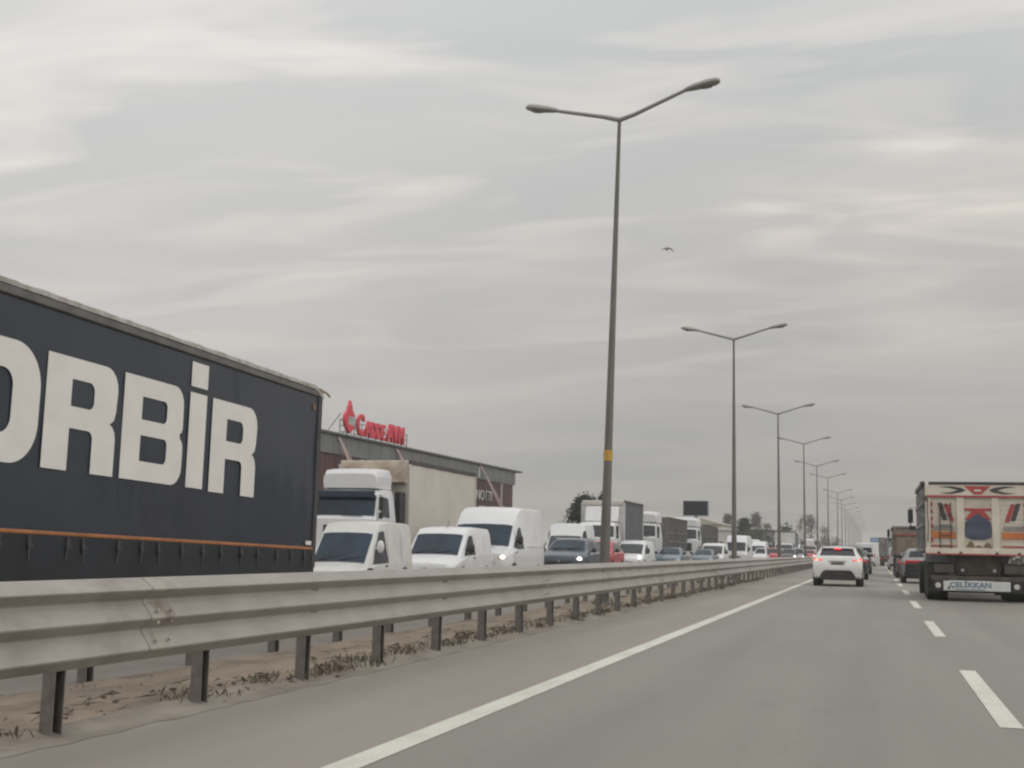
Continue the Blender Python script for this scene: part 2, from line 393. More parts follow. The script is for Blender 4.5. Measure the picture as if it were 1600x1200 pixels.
# ------------------------------------------------------------------ street lamps
M_POLE = mat('weathered_grey_lamp_pole', (.165, .158, .145), .65, .3, col2=(.115, .108, .098), vscl=(2, 2, .25), nscale=3, lo=.3, hi=.7)
M_ARM = mat('pale_grey_lamp_arm', (.24, .235, .235), .5, .3)
M_HEAD = mat('grey_lamp_housing', (.26, .25, .235), .5, .2)
M_LENS = mat('dull_lamp_glass', (.16, .155, .15), .3)
M_YEL = mat('yellow_sticker', (.42, .26, .035), .5)
def lamp_parts(root, H, armL=1.42, rise_l=.33, rise_r=.33):
    mb = MB(); mb.tube([(0, 0, .02), (0, 0, .3), (0, 0, H*.35), (0, 0, H)], [.125, .118, .084, .037], 12); mb.build('pole', M_POLE, root)
    mb = MB(); mb.box(-.19, .19, -.19, .19, .03, .09)
    for a in (-1, 1):
        for b in (-1, 1): mb.tube([(a*.14, b*.14, .09), (a*.14, b*.14, .15)], .018, 6)
    mb.build('base_plate', M_POST, root)
    for s in (-1, 1):
        rise = rise_r if s > 0 else rise_l
        e = Vector((s*armL, 0, H+rise+.04))
        MB().tube([(0, 0, H-.03), (s*.35, 0, H+.07), tuple(e)], [.056, .048, .040], 8).build('arm', M_ARM, root)
        hd = MB(); d = Vector((s*.985, 0, .17)); q = []
        st = [(0, .05, .055), (.05, .075, .068), (.2, .11, .09), (.48, .15, .108), (.68, .13, .095), (.76, .06, .05)]
        b = 0
        for (t, w, h) in st:
            c = e + d*t
            for k in range(12):
                a = 2*math.pi*k/12; ca, sa = math.cos(a), math.sin(a)
                hd.v.append((c.x, c.y+w*ca, c.z + (h*sa if sa > 0 else h*.55*sa)))
        for i in range(len(st)-1):
            for k in range(12):
                k2 = (k+1) % 12; hd.f.append((i*12+k, i*12+k2, (i+1)*12+k2, (i+1)*12+k))
        hd.f.append(tuple(range(12))); hd.f.append(tuple(range((len(st)-1)*12, len(st)*12)))
        h = hd.build('lamp_head', M_HEAD, root, smooth=50)
        c = e + d*.42
        MB().ell((c.x, c.y, c.z-.030), (.20, .11, .045), 12, 6).build('lamp_lens', M_LENS, h)
LY = [26.6, 52.5, 77.8, 106.4, 130.0, 160.5]; LH = [10.55, 9.97, 9.55, 10.1, 9.85, 10.4]
LY += [200+i*26.0 for i in range(14)]; LH += [10.3]*14
ordn = ['', 'second', 'third', 'fourth', 'fifth', 'sixth', 'seventh', 'eighth', 'ninth', 'tenth', 'eleventh', 'twelfth', 'thirteenth',
        'fourteenth', 'fifteenth', 'sixteenth', 'seventeenth', 'eighteenth', 'nineteenth', 'twentieth']
lamp0 = None
for i, (y, h) in enumerate(zip(LY, LH)):
    lab = 'nearest and tallest double-arm street lamp, leaning slightly, with a yellow sticker on its pole' if i == 0 else \
          '%s double-arm grey street lamp counting away along the median' % ordn[i]
    if i < 6:
        r = empty('street_lamp', (-5.5, y, .06), label=lab, cat='street lamp', group='street lamps along the median')
        lamp_parts(r, h-.04 if i == 0 else h-.1, 1.46 if i == 0 else 1.42, .27 if i == 0 else .33, .46 if i == 0 else .35)
        if i == 5: lamp0 = r
    else:
        r = copy_tree(lamp0); r.location = (-5.5, y, .06); r['label'] = lab
    r.rotation_euler = ((0, R(1.35), R(-7)) if i == 0 else (0, R(random.uniform(-.25, .25)), R(random.uniform(-3, 3))))
    if i == 0:
        MB().tube([(0, 0, 3.03), (0, 0, 3.26)], [.099, .097], 12).build('sticker', M_YEL, r)

# ------------------------------------------------------------------ vehicles
class Loft:
    """stations: (y, z0, w0, wm, zb, wb, zt, wt, crown)"""
    def __init__(s, st): s.st = st
    def ring(s, q):
        y, z0, w0, wm, zb, wb, zt, wt, cr = q
        return [(w0, z0), (wm*.985, z0+min(.10, (zb-z0)*.3)), (wm, z0+(zb-z0)*.55), (wm*.996, zb-(zb-z0)*.06), (wb, zb),
                (wb+(wt-wb)*.88, zb+(zt-zb)*.84), (wt-.035, zt-min(.015, (zt-zb)*.1)), (wt*.72, zt+cr*.6), (0, zt+cr)]
    def at(s, y):
        st = s.st
        if y <= st[0][0]: return s.ring(st[0])
        for a, b in zip(st, st[1:]):
            if a[0] <= y <= b[0]:
                t = (y-a[0])/max(1e-6, b[0]-a[0]); return s.ring(tuple(p+(q-p)*t for p, q in zip(a, b)))
        return s.ring(st[-1])
    def sx(s, y, z):
        r = s.at(y)
        for (xa, za), (xb, zb_) in zip(r[:7], r[1:7]):
            if za <= z <= zb_+1e-6: return xa+(xb-xa)*(z-za)/max(1e-6, zb_-za)
        return r[6][0]
    def tz(s, y, x):
        r = s.at(y); x = abs(x); seg = [r[5], r[6], r[7], r[8]]
        for (xa, za), (xb, zb_) in zip(seg, seg[1:]):
            if xb-1e-6 <= x <= xa+1e-6: return za+(zb_-za)*(xa-x)/max(1e-6, xa-xb)
        return r[5][1]
    def mesh(s, sub=3):
        mb = MB(); ys = []
        for a, b in zip(s.st, s.st[1:]):
            n = max(1, min(sub, int((b[0]-a[0])/.25)))
            ys += [a[0]+(b[0]-a[0])*i/n for i in range(n)]
        ys.append(s.st[-1][0])
        rings = [s.at(y) for y in ys]; k = len(rings[0]); W = 2*k-1
        for y, r in zip(ys, rings):
            mb.v += [(-x, y, z) for (x, z) in r] + [(x, y, z) for (x, z) in r[:-1][::-1]]
        for i in range(len(ys)-1):
            for j in range(W-1): mb.f.append((i*W+j, i*W+j+1, (i+1)*W+j+1, (i+1)*W+j))
            mb.f.append((i*W+W-1, i*W, (i+1)*W, (i+1)*W+W-1))
        for base_ in (0, (len(ys)-1)*W):
            for j in range(k-1):
                mb.f.append((base_+j, base_+j+1, base_+W-2-j, base_+W-1-j) if j < k-2 else (base_+j, base_+j+1, base_+W-1-j))
            
        return mb
    def glass_top(s, ya, yb, inset=.05, off=.014, n=6, m=8, sgn=-1):
        mb = MB()
        for i in range(n+1):
            y = ya+(yb-ya)*i/n; hw = s.at(y)[6][0]-inset
            for j in range(m+1):
                x = -hw+2*hw*j/m; z = s.tz(y, x)
                mb.v.append((x, y+sgn*off*.8, z+off*.8))
        for i in range(n):
            for j in range(m): mb.f.append((i*(m+1)+j, i*(m+1)+j+1, (i+1)*(m+1)+j+1, (i+1)*(m+1)+j))
        return mb
    def glass_side(s, poly, side, off=.012):
        # polygon in (y,z), cut in slices so it follows the body
        ys = sorted(set([p[0] for p in poly])); Y0, Y1 = ys[0], ys[-1]; n = 7; mb = MB()
        def span(y):
            zs = []
            m_ = len(poly)
            for i in range(m_):
                (ya, za), (yb, zb) = poly[i], poly[(i+1) % m_]
                if ya == yb: continue
                if min(ya, yb)-1e-6 <= y <= max(ya, yb)+1e-6: zs.append(za+(zb-za)*(y-ya)/(yb-ya))
            return min(zs), max(zs)
        for i in range(n+1):
            y = min(max(Y0+(Y1-Y0)*i/n, Y0+1e-4), Y1-1e-4); lo, hi = span(y)
            for j in range(4):
                z = lo+(hi-lo)*j/3; mb.v.append((side*(s.sx(y, z)+off), y, z))
        for i in range(n):
            for j in range(3): mb.f.append((i*4+j, i*4+j+1, (i+1)*4+j+1, (i+1)*4+j))
        return mb

KIND = {
 'small_van': dict(L=4.35, hw=.89, st=[
    (0, .30, .55, .66, .58, .64, .64, .58, .02), (.05, .24, .70, .78, .68, .74, .74, .68, .03), (.30, .20, .78, .86, .78, .83, .85, .74, .04),
    (.86, .20, .80, .88, .92, .85, .98, .77, .03), (1.58, .20, .80, .89, 1.04, .86, 1.60, .745, .03), (1.95, .20, .80, .89, 1.07, .87, 1.775, .755, .03),
    (2.6, .20, .80, .89, 1.08, .88, 1.82, .77, .03), (4.1, .22, .80, .89, 1.08, .88, 1.81, .78, .02), (4.28, .26, .76, .87, 1.08, .86, 1.77, .76, .02), (4.35, .32, .70, .84, 1.06, .83, 1.70, .73, .01)],
    ws=(.89, 1.56), side=[[(1.10, 1.00), (2.18, 1.04), (2.16, 1.54), (1.96, 1.60), (1.70, 1.54)]], rear=(1.12, 1.60), wheels=(.80, 3.55), wr=.31, mir=(1.35, 1.12)),
 'large_van': dict(L=5.9, hw=1.02, st=[
    (0, .34, .70, .80, .78, .78, .86, .70, .02), (.06, .28, .86, .92, .95, .90, 1.04, .82, .03), (.45, .26, .92, 1.0, 1.02, .97, 1.12, .88, .04),
    (.98, .26, .95, 1.02, 1.14, .99, 1.24, .90, .03), (1.66, .26, .95, 1.03, 1.24, 1.0, 1.95, .885, .05), (2.10, .26, .95, 1.03, 1.3, 1.0, 2.36, .87, .05),
    (2.7, .26, .95, 1.03, 1.3, 1.01, 2.56, .88, .04), (5.7, .26, .95, 1.03, 1.3, 1.01, 2.58, .90, .03), (5.85, .30, .92, 1.0, 1.3, .99, 2.55, .87, .02), (5.9, .36, .88, .97, 1.28, .96, 2.49, .84, .01)],
    ws=(1.0, 1.66), side=[[(1.15, 1.26), (1.42, 1.18), (2.35, 1.20), (2.30, 1.85), (2.12, 1.93), (1.90, 1.88)]], rear=(1.40, 2.10), wheels=(.95, 4.7), wr=.35, mir=(1.45, 1.42)),
 'suv': dict(L=4.45, hw=.93, st=[
    (0, .32, .62, .74, .66, .70, .76, .62, .02), (.05, .26, .78, .84, .82, .80, .92, .72, .03), (.35, .24, .84, .90, .94, .87, 1.04, .78, .04),
    (1.2, .24, .85, .93, 1.04, .89, 1.12, .80, .04), (1.95, .24, .85, .93, 1.06, .89, 1.58, .66, .04), (2.4, .24, .85, .93, 1.07, .89, 1.66, .66, .03),
    (3.6, .24, .85, .93, 1.10, .89, 1.63, .66, .03), (3.98, .26, .84, .92, 1.12, .88, 1.52, .66, .02), (4.30, .30, .80, .90, 1.10, .86, 1.18, .74, .01), (4.42, .34, .74, .86, .90, .82, .98, .72, .01), (4.45, .40, .70, .80, .82, .78, .88, .70, .01)],
    ws=(1.26, 1.92), side=[[(1.50, 1.14), (2.42, 1.12), (2.42, 1.56), (2.12, 1.55)], [(2.50, 1.12), (3.35, 1.14), (3.35, 1.54), (2.50, 1.56)], [(3.42, 1.16), (3.92, 1.22), (3.75, 1.50), (3.42, 1.53)]],
    rearglass=(3.99, 4.28), wheels=(.82, 3.55), wr=.35, mir=(1.62, 1.12)),
 'sedan': dict(L=4.5, hw=.89, st=[
    (0, .28, .58, .70, .54, .66, .62, .58, .02), (.06, .22, .74, .82, .66, .78, .74, .70, .03), (.45, .20, .80, .86, .80, .83, .88, .74, .04),
    (1.35, .20, .82, .89, .90, .85, .97, .76, .04), (2.12, .20, .82, .89, .93, .85, 1.38, .60, .05), (2.6, .20, .82, .89, .94, .85, 1.45, .60, .03),
    (3.2, .20, .82, .89, .96, .85, 1.40, .60, .03), (3.95, .22, .80, .88, .98, .84, 1.06, .72, .02), (4.4, .26, .76, .84, .94, .80, 1.02, .70, .02), (4.5, .34, .70, .80, .80, .76, .88, .66, .01)],
    ws=(1.41, 2.10), side=[[(1.65, .99), (2.52, .99), (2.52, 1.35), (2.24, 1.34)], [(2.6, .99), (3.45, 1.02), (3.2, 1.32), (2.6, 1.36)]], rearglass=(3.24, 3.90), wheels=(.85, 3.6), wr=.31, mir=(1.72, 1.0)),
}
def wheel_pair(root, y, r, hw, far=False, w=.21):
    for s in (-1, 1):
        t = MB().tube([(s*(hw-w), y, r), (s*(hw-w+.03), y, r), (s*(hw-.02), y, r), (s*(hw+.01), y, r)], [r*.93, r, r, r*.93], 20 if not far else 10)
        wh = t.build('wheel', M_RUB, root, smooth=40)
        if not far: MB().tube([(s*(hw+.005), y, r), (s*(hw+.022), y, r)], [r*.62, r*.55], 14).build('rim', M_RIM, wh)
def vehicle(name, label, cat, kind, X, Y, facing=-1, paint=None, glass=None, lit=0, group=None, scale=1.0, far=False, hscale=1.0, extra=None, plate=True, brake=False, sideglass=None, wscale=1.0, hood=None, hdr=0.0):
    """facing -1: nose towards the camera (y grows to the tail); +1: seen from behind. X = centre, Y = nearest end"""
    hood = hood or 1+(hscale-1)*.5
    K = KIND[kind]; st = [(a[0]*scale, a[1], a[2]*wscale, a[3]*wscale, a[4]*hood, a[5]*wscale, a[6]*hscale if a[6] > 1.3 else a[6]*hood, a[7]*wscale, a[8]) for a in K['st']]
    if hdr: st[4] = st[4][:6]+(st[4][6]-hdr,)+st[4][7:]
    lf = Loft(st); Lg = K['L']*scale; glass = glass or M_GLASS; sg = sideglass or M_GLASS
    root = empty(name, (X, Y, 0) if facing < 0 else (X, Y+Lg, 0), 0 if facing < 0 else math.pi, label, cat, group)
    lf.mesh().build('body', paint, root, smooth=28, bevel=0 if far else .02)
    ya, yb = K['ws']; ya *= scale; yb *= scale
    lf.glass_top(ya, yb).build('windscreen', glass, root, smooth=60, recalc=False)
    for poly in K['side']:
        for s in (-1, 1):
            lf.glass_side([(a*scale, b*(hscale if b > 1.35 else hood)) for a, b in poly], s).build('side_window', sg, root, smooth=60, recalc=False)
    if 'rearglass' in K: lf.glass_top(K['rearglass'][0]*scale, K['rearglass'][1]*scale, .07, sgn=1).build('rear_window', M_GLASS, root, smooth=60, recalc=False)
    elif 'rear' in K:
        z0, z1 = K['rear']; hw = K['hw']*.7; MB().add([(-hw, Lg+.006, z0), (hw, Lg+.006, z0), (hw*.92, Lg+.006, z1*hscale), (-hw*.92, Lg+.006, z1*hscale)], [(0, 1, 2, 3)]).build('rear_window', M_GLASS, root, smooth=0)
    hw = K['hw']*wscale
    for y in K['wheels']: 
        wheel_pair(root, y*scale, K['wr'], hw, far)
        if not far:
            for s in (-1, 1):
                xx = s*(hw+.002); n = 12; rr = K['wr']+.06
                MB().prism([(y*scale+rr*math.cos(math.pi*i/n), max(.22, K['wr']+rr*math.sin(math.pi*i/n)-.01)) for i in range(n+1)], 'x', xx-s*.03, xx).build('wheel_arch', M_BLACK, root, smooth=0)
    zf = st[1][4]; wf = st[1][3]
    for s in (-1, 1):
        m = M_LAMP
        if lit and (lit == 2 or (lit == 1 and s == 1) or (lit == -1 and s == -1)): m = M_LIT
        if lit == 3 and s == 1: m = M_LITW
        hl = MB(); hl.ell((s*(wf-.10), .07, zf-.03), (.15, .11, .075), 12, 6)
        hl.build('headlight', m if m is M_LAMP else M_LAMP, root)
        if m is not M_LAMP: MB().ell((s*(wf-.06), -.03, max(zf-.03, .84)), (.085, .05, .055), 10, 6).build('lit_bulb', m, root)
        my, mz = K['mir']
        if facing < 0 or not far:
            xb = lf.sx(my*scale, mz)
            mm = MB(); mm.ell((s*(xb+.15), my*scale+.03, mz+.06), (.10, .075, .105 if 'van' not in kind else .16), 10, 7); mm.tube([(s*(xb-.02), my*scale+.05, mz), (s*(xb+.10), my*scale+.04, mz+.03)], .03, 6)
            mm.build('mirror', M_BLACK if not (extra and 'white_mirror' in extra) else M_WHITE, root)
    if not far:
        MB().box(-wf*.55, wf*.55, -.012, .02, zf-.22, zf-.10).build('grille', M_BLACK, root, bevel=.01)
        MB().box(-wf*.85, wf*.85, -.03, .05, .30, .42).build('bumper', M_BLACK, root, bevel=.02)
        MB().box(-.26, .26, -.045, -.03, .43, .53).build('number_plate', M_PLATE, root, smooth=0)
    if not far:
        z0s, z1s = .42, st[5][4]+.02
        seams = [(K['side'][0][0][0]*scale-.16, .45, .96*hood), ((K['side'][0][1][0]+.05)*scale, .42, st[5][6]*.90)]
        if 'van' in kind: seams.append((Lg*.76, .42, st[5][6]*.88))
        for (yy, za, zb2) in seams:
            for sgn in (-1, 1):
                lf.glass_side([(yy, za), (yy+.018, za), (yy+.018, zb2), (yy, zb2)], sgn, .003).build('door_seam', M_SEAM, root, smooth=0, recalc=False)
        for sgn in (-1, 1):
            lf.glass_side([(Lg*.22, .50), (Lg*.92, .50), (Lg*.92, .56), (Lg*.22, .56)], sgn, .012).build('side_strip', M_SEAM if 'van' not in kind else M_BLACK, root, smooth=60, recalc=False)
            hx = K['side'][0][1][0]*scale
            zc_ = (K['side'][0][1][1]-.10)*hood
            lf.glass_side([(hx-.22, zc_-.02), (hx-.06, zc_-.02), (hx-.06, zc_+.02), (hx-.22, zc_+.02)], sgn, .02).build('door_handle', M_BLACK, root, smooth=0, recalc=False)
        if facing < 0:
            zw = lf.tz(ya+.03, 0)
            for x0w in (-.55, .02):
                MB().tube([(x0w*wscale, ya+.0, lf.tz(ya+.02, x0w)+.02), ((x0w+.52)*wscale, ya+.10, lf.tz(ya+.10, x0w+.4)+.025)], .010, 5).build('wiper', M_BLACK, root)
            MB().box(-wf*.70, wf*.70, -.004, .012, zf-.245, zf-.235).build('bumper_line', M_SEAM, root, smooth=0)
            MB().tube([(0, -.03, zf-.09), (0, -.005, zf-.09)], .055, 14).build('badge', M_RIM, root)
    if facing > 0:
        zr = min(1.0, st[-2][4]) ; 
        if 'rear' in K: zr = 1.0
        for s in (-1, 1):
            tl = MB()
            if 'rear' in K: tl.box(s*(hw-.04)-.05, s*(hw-.04)+.05, Lg-.04, Lg+.015, .85, 1.25)
            else: tl.ell((s*(hw-.19), Lg-.08, zr-.02), (.15, .11, .09), 10, 6)
            tl.build('tail_light', M_TLIT if brake else M_TAIL, root)
        MB().box(-.26, .26, Lg+.006, Lg+.016, .62, .73).build('rear_plate', M_PLATE, root, smooth=0)
        MB().box(-hw*.88, hw*.88, Lg-.10, Lg+.012, .30, .50).build('rear_bumper', M_BLACK, root, bevel=.02)
    return root, lf, Lg

# ---- near trailer with lettering, and its tractor
M_NAVY = mat('dark_navy_trailer_curtain', (.019, .024, .040), .42, col2=(.013, .018, .029), nscale=.9, vscl=(1, 1, .6), bump=.7, bscale=1.3, coat=.2, lo=.3, hi=.7)
M_NAVY2 = mat('dark_lower_curtain_skirt', (.011, .014, .019), .5, var=.3, nscale=1.5)
M_LETTER = mat('off_white_vinyl_lettering', (.64, .63, .60), .5, var=.04, nscale=2)
M_ORANGE = mat('orange_piping', (.30, .12, .045), .6, var=.2, nscale=3)
M_RAILT = mat('grey_aluminium_roof_rail', (.13, .125, .12), .5, .3, var=.2)
M_TARP = mat('pale_roof_tarpaulin', (.42, .41, .39), .8, col2=(.26, .24, .21), nscale=5)
M_STRAP = mat('grey_strap_buckle', (.06, .06, .06), .5, .3, var=.5)
def cab_parts(root, y0, w, z0, z1, depth, paint, hood_z=None, deflector=None, glass=None, mirrors=True, dirty=False, far=False, lit=0, visor=False, grille_split=True):
    """flat-fronted truck cab in local coords, nose at y0, deeper towards +y"""
    hw = w/2; g = glass or M_GLASSG; zs = z0+(z1-z0)*.47; zw = z0+(z1-z0)*.88
    st = [(y0, z0, hw*.9, hw*.94, zs-.03, hw*.95, zs, hw*.93, .0), (y0+.05, z0-.02, hw*.95, hw*.985, zs, hw*.985, zs+.05, hw*.96, .01),
          (y0+.28, z0-.02, hw*.97, hw, zs, hw, zw+.03, hw*.93, .03), (y0+.55, z0, hw*.97, hw, zs, hw, z1-.05, hw*.90, .05), (y0+.9, z0, hw*.97, hw, zs, hw, z1, hw*.90, .05),
          (y0+depth-.15, z0, hw*.97, hw, zs, hw, z1, hw*.90, .05), (y0+depth, z0, hw*.95, hw*.98, zs, hw*.98, z1-.06, hw*.88, .04)]
    lf = Loft(st); b = lf.mesh(4).build('cab', paint, root, smooth=28, bevel=.03)
    lf.glass_top(y0+.065, y0+.27, .03, .012, 6, 8).build('windscreen', g, root, smooth=60, recalc=False)
    for s in (-1, 1):
        lf.glass_side([(y0+.36, zs+.10), (y0+1.15, zs+.06), (y0+1.15, zw-.10), (y0+.95, zw-.04), (y0+.55, zw-.06)], s).build('side_window', M_GLASS, root, smooth=60, recalc=False)
        if mirrors:
            mm = MB(); mm.box(s*(hw+.10)-.07, s*(hw+.10)+.07, y0+.05, y0+.14, zs+.28, zs+.72); mm.box(s*(hw+.10)-.06, s*(hw+.10)+.06, y0+.05, y0+.13, zs+.02, zs+.22)
            mm.tube([(s*(hw-.05), y0+.25, zs+.76), (s*(hw+.1), y0+.10, zs+.76)], .015, 6); mm.tube([(s*(hw+.1), y0+.10, zs+.76), (s*(hw+.1), y0+.1, zs)], .012, 6)
            mm.build('mirror', M_BLACK, root, bevel=.02)
        m = M_LIT if lit in (2,) or (lit == 1 and s == 1) else M_LAMP
        MB().box(s*(hw-.28)-.16, s*(hw-.28)+.16, y0-.03, y0+.03, z0-.42, z0-.26).build('headlight', m, root, bevel=.02)
    MB().box(-hw*.60, hw*.60, y0-.02, y0+.02, z0+.10, z0+(zs-z0)*.78).build('grille', M_BLACK, root, bevel=.02)
    MB().box(-hw, hw, y0-.01, y0+.35, .35, z0-.06).build('bumper', paint, root, bevel=.04)
    MB().box(-.26, .26, y0-.022, y0-.011, .50, .61).build('number_plate', M_PLATE, root, smooth=0)
    MB().tube([(-.1, y0+.04, zs+.12), (hw*.55, y0+.02, zs+.09)], .012, 5).build('wiper', M_BLACK, root)
    if visor: MB().prism([(y0+.05, zw+.10), (y0+.30, zw+.16), (y0+.30, zw+.10), (y0-.06, zw-.02)], 'x', -hw*.9, hw*.9).build('sun_visor', M_BLACK, root, bevel=.01)
    if deflector:
        dz, dw = deflector
        d = Loft([(y0+.42, z1+.02, dw*.9, dw*.95, z1+dz*.5, dw*.94, z1+dz*.72, dw*.86, .02), (y0+.55, z1+.0, dw, dw, z1+dz*.6, dw, z1+dz*.94, dw*.90, .03),
                  (y0+1.1, z1+.0, dw, dw, z1+dz*.6, dw, z1+dz, dw*.92, .03), (y0+depth-.1, z1+.0, dw, dw, z1+dz*.6, dw, z1+dz*1.02, dw*.92, .03)])
        d.mesh(2).build('roof_deflector', paint, root, smooth=30, bevel=.05)
    wheel_pair(root, y0+1.35, .50, hw-.02, w=.30)
    return lf
def chassis(root, y0, y1, hw, wheels, w=.5):
    MB().box(-.45, .45, y0, y1, .62, .98).build('chassis', M_CHAS, root, bevel=.02)
    for y in wheels: wheel_pair(root, y, .50, hw-.03, w=w)
def near_trailer():
    root = empty('articulated_truck', (-9.8, 21.52, 0), 0, 'long dark navy curtain-side trailer with huge white letters ORBİR at the left edge', 'truck')
    # local: x=0 is the side facing the camera, y=0 the tail, body runs to -y
    Lt = 13.6; W = 2.55; pv = empty('trailer', (0, 0, 0)); pv.parent = root
    root.rotation_euler = (R(-1.15), 0, 0)
    zt = 4.05; zb = .98
    # curtain as a gently rippled sheet with depth
    nx, nz = 90, 14; mb = MB(); rnd = random.Random(2)
    for i in range(nx+1):
        y = -Lt + Lt*i/nx
        for j in range(nz+1):
            z = 1.14 + (zt-.16-1.14)*j/nz
            f = math.sin(math.pi*j/nz)
            x = -.006 + .005*math.sin(y*10.6)*f*(1-j/nz) + .006*math.sin(y*1.3+j*.5)*f + .003*math.sin(y*2.9-j*.8)*f
            mb.v.append((x, y, z))
    for i in range(nx):
        for j in range(nz): mb.f.append((i*(nz+1)+j, i*(nz+1)+j+1, (i+1)*(nz+1)+j+1, (i+1)*(nz+1)+j))
    mb.build('side_curtain', M_NAVY, pv, smooth=60, recalc=False)
    MB().box(-W, -.06, -Lt, -.02, 1.0, zt-.02).build('cargo_body', M_NAVY2, pv, smooth=0)
    MB().box(-.05, .012, -Lt, 0.0, .42, 1.115).build('lower_skirt', M_NAVY2, pv, bevel=.01)
    mb = MB(); mb.rail([(.016, 1.118), (.020, 1.13), (.020, 1.152), (.014, 1.165)], -Lt, -.05, 10); mb.build('piping', M_ORANGE, pv, recalc=False)
    mb = MB(); mb.box(-.05, .03, -Lt, .03, zt-.15, zt-.03)
    mb.build('roof_rail', M_RAILT, pv, bevel=.02)
    mb = MB(); n = 110
    for i in range(n+1):
        y = -Lt+(Lt+.04)*i/n; h = .04+rnd.uniform(0, .022)+.006*math.sin(i*.9); droop = .0 if i < n-3 else -.05*(i-n+3)
        mb.v += [(.040+rnd.uniform(-.006, .006), y, zt-.035+droop), (.035+rnd.uniform(-.008, .008), y, zt+h*.55+droop), (-.05, y, zt+h+droop), (-.5, y, zt+.05+droop*.5), (-W, y, zt+.03)]
    for i in range(n):
        for j in range(4): mb.f.append((i*5+j, i*5+j+1, (i+1)*5+j+1, (i+1)*5+j))
    mb.build('roof_tarpaulin', M_TARP, pv, smooth=20, recalc=False)
    mb = MB(); mb.tube([(-.05, .0, zt+.02), (.04, .16, zt-.05), (.06, .24, zt-.10)], .022, 6); mb.build('loose_strap_end', mat('ochre_strap', (.30, .24, .14), .8), pv)
    MB().box(-.05, .02, -.36, -.24, zt-.42, zt-.30).build('corner_patch', mat('brown_patch', (.14, .10, .06), .8), pv, bevel=.01)
    MB().box(-.08, .024, -.12, .02, .80, zt-.03).build('rear_frame', mat('dark_grey_frame', (.055, .052, .055), .5, .2, var=.3, nscale=2), pv, bevel=.012)
    sp = .592; k = 0; mb0 = None
    while .45+k*sp < Lt:
        y = -.45-k*sp
        if mb0 is None:
            mb = MB(); mb.box(.014, .034, -.028, .028, .92, 1.10); mb.box(.03, .05, -.045, .045, .96, 1.0); mb.box(.016, .024, -.014, .014, .80, .92); mb0 = mb.build('strap_buckle', M_STRAP, pv, bevel=.004); mb0.location.y = y
        else:
            c = mb0.copy(); COL.objects.link(c); c.parent = pv; c.location.y = y; c.rotation_euler = (R(random.uniform(-9, 9)), 0, 0)
        k += 1
    MB().box(.012, .03, -.42, -.20, 1.20, 1.27).build('marker_label', M_LETTER, pv, smooth=0)
    # lettering: x along -y... outlines drawn in (u, v) with u = distance along the side from the tail, text reads towards the tail
    B = 1.93; T = 3.37; H = T-B
    D = []
    def stem_r(u0, u1, z0, z1, st):
        w = u1-u0; r = min(.30, w*.30); mid = z0+(z1-z0)*.46
        outer = [(u0, z0), (u0+st, z0), (u0+st, mid-.12)]
        ir = .10
        outer += [(u1-st-ir, mid-.12)] + [(u1-st-ir+ir*math.sin(R(a)), mid-.12-ir+ir*math.cos(R(a))) for a in (30, 60, 90)]
        outer += [(u1-st, z0), (u1-.005, z0)]
        outer += [(u1-.005, mid-.18)] + [(u1-.005-.16+.16*math.cos(R(a)), mid-.18+.2*math.sin(R(a))) for a in (30, 60, 85)]
        outer += [(u1-.02-.12+.12*math.cos(R(a)), mid+.20+.16*math.sin(R(a))) for a in (-80, -45, 0)]
        outer += [(u1-r+r*math.cos(R(a)), z1-r+r*math.sin(R(a))) for a in (0, 20, 40, 60, 75, 90)]
        outer += [(u0, z1)]
        hole = rrect(u0+st, mid+.16, u1-st*1.02, z1-.27, (0.0, .10, .12, 0.0))
        return [outer, hole]
    def letter_B(u0, u1, z0, z1, st):
        mid = (z0+z1)/2; r = .28
        outer = [(u0, z0)] + [(u1-r+r*math.cos(R(a)), z0+r+r*math.sin(R(a))) for a in (-90, -70, -50, -30, -15, 0)]
        outer += [(u1, mid-.2)] + [(u1-.1+.1*math.cos(R(a)), mid-.17+.13*math.sin(R(a))) for a in (20, 50, 80)]
        outer += [(u1-.12+.1*math.cos(R(a)), mid+.13+.10*math.sin(R(a))) for a in (-80, -40, 0)]
        r2_ = .26
        outer += [(u1-.03-r2_+r2_*math.cos(R(a)), z1-r2_+r2_*math.sin(R(a))) for a in (0, 20, 40, 60, 75, 90)] + [(u0, z1)]
        return [outer, rrect(u0+st, z0+.27, u1-st*.95, mid-.09, (0, .09, .09, 0)), rrect(u0+st, mid+.13, u1-st*1.02, z1-.27, (0, .09, .09, 0))]
    # positions along the side: world y minus 21.6
    def yl(yw): return yw-21.54
    rot = (R(90), 0, R(90))     # local x -> +y, local y -> +z, faces +x
    def put(name, loops): shape_mesh(name, loops, M_LETTER, pv, (.009, 0, 0), rot, .003)
    O0, O1 = yl(11.35), yl(13.32)
    put('letter_o', [rrect(O0, B, O1, T+.02, (.52, .52, .52, .52), 10), rrect(O0+.50, B+.34, O1-.52, T-.33, (.2, .2, .2, .2), 8)])
    put('letter_r', stem_r(yl(13.43), yl(14.98), B, T, .52))
    put('letter_b', letter_B(yl(15.13), yl(16.72), B, T, .46))
    put('letter_i', [rrect(yl(16.87), B, yl(17.36), T-.02, (0, 0, 0, 0))])
    put('dot', [rrect(yl(16.87), T+.07, yl(17.36), T+.44, (0, 0, 0, 0))])
    put('letter_r', stem_r(yl(17.55), yl(19.05), B-.02, T-.02, .47))
    # undercarriage
    MB().box(-1.75, -.8, -Lt+.5, -.3, .85, 1.0).build('trailer_frame', M_CHAS, pv, bevel=.02)
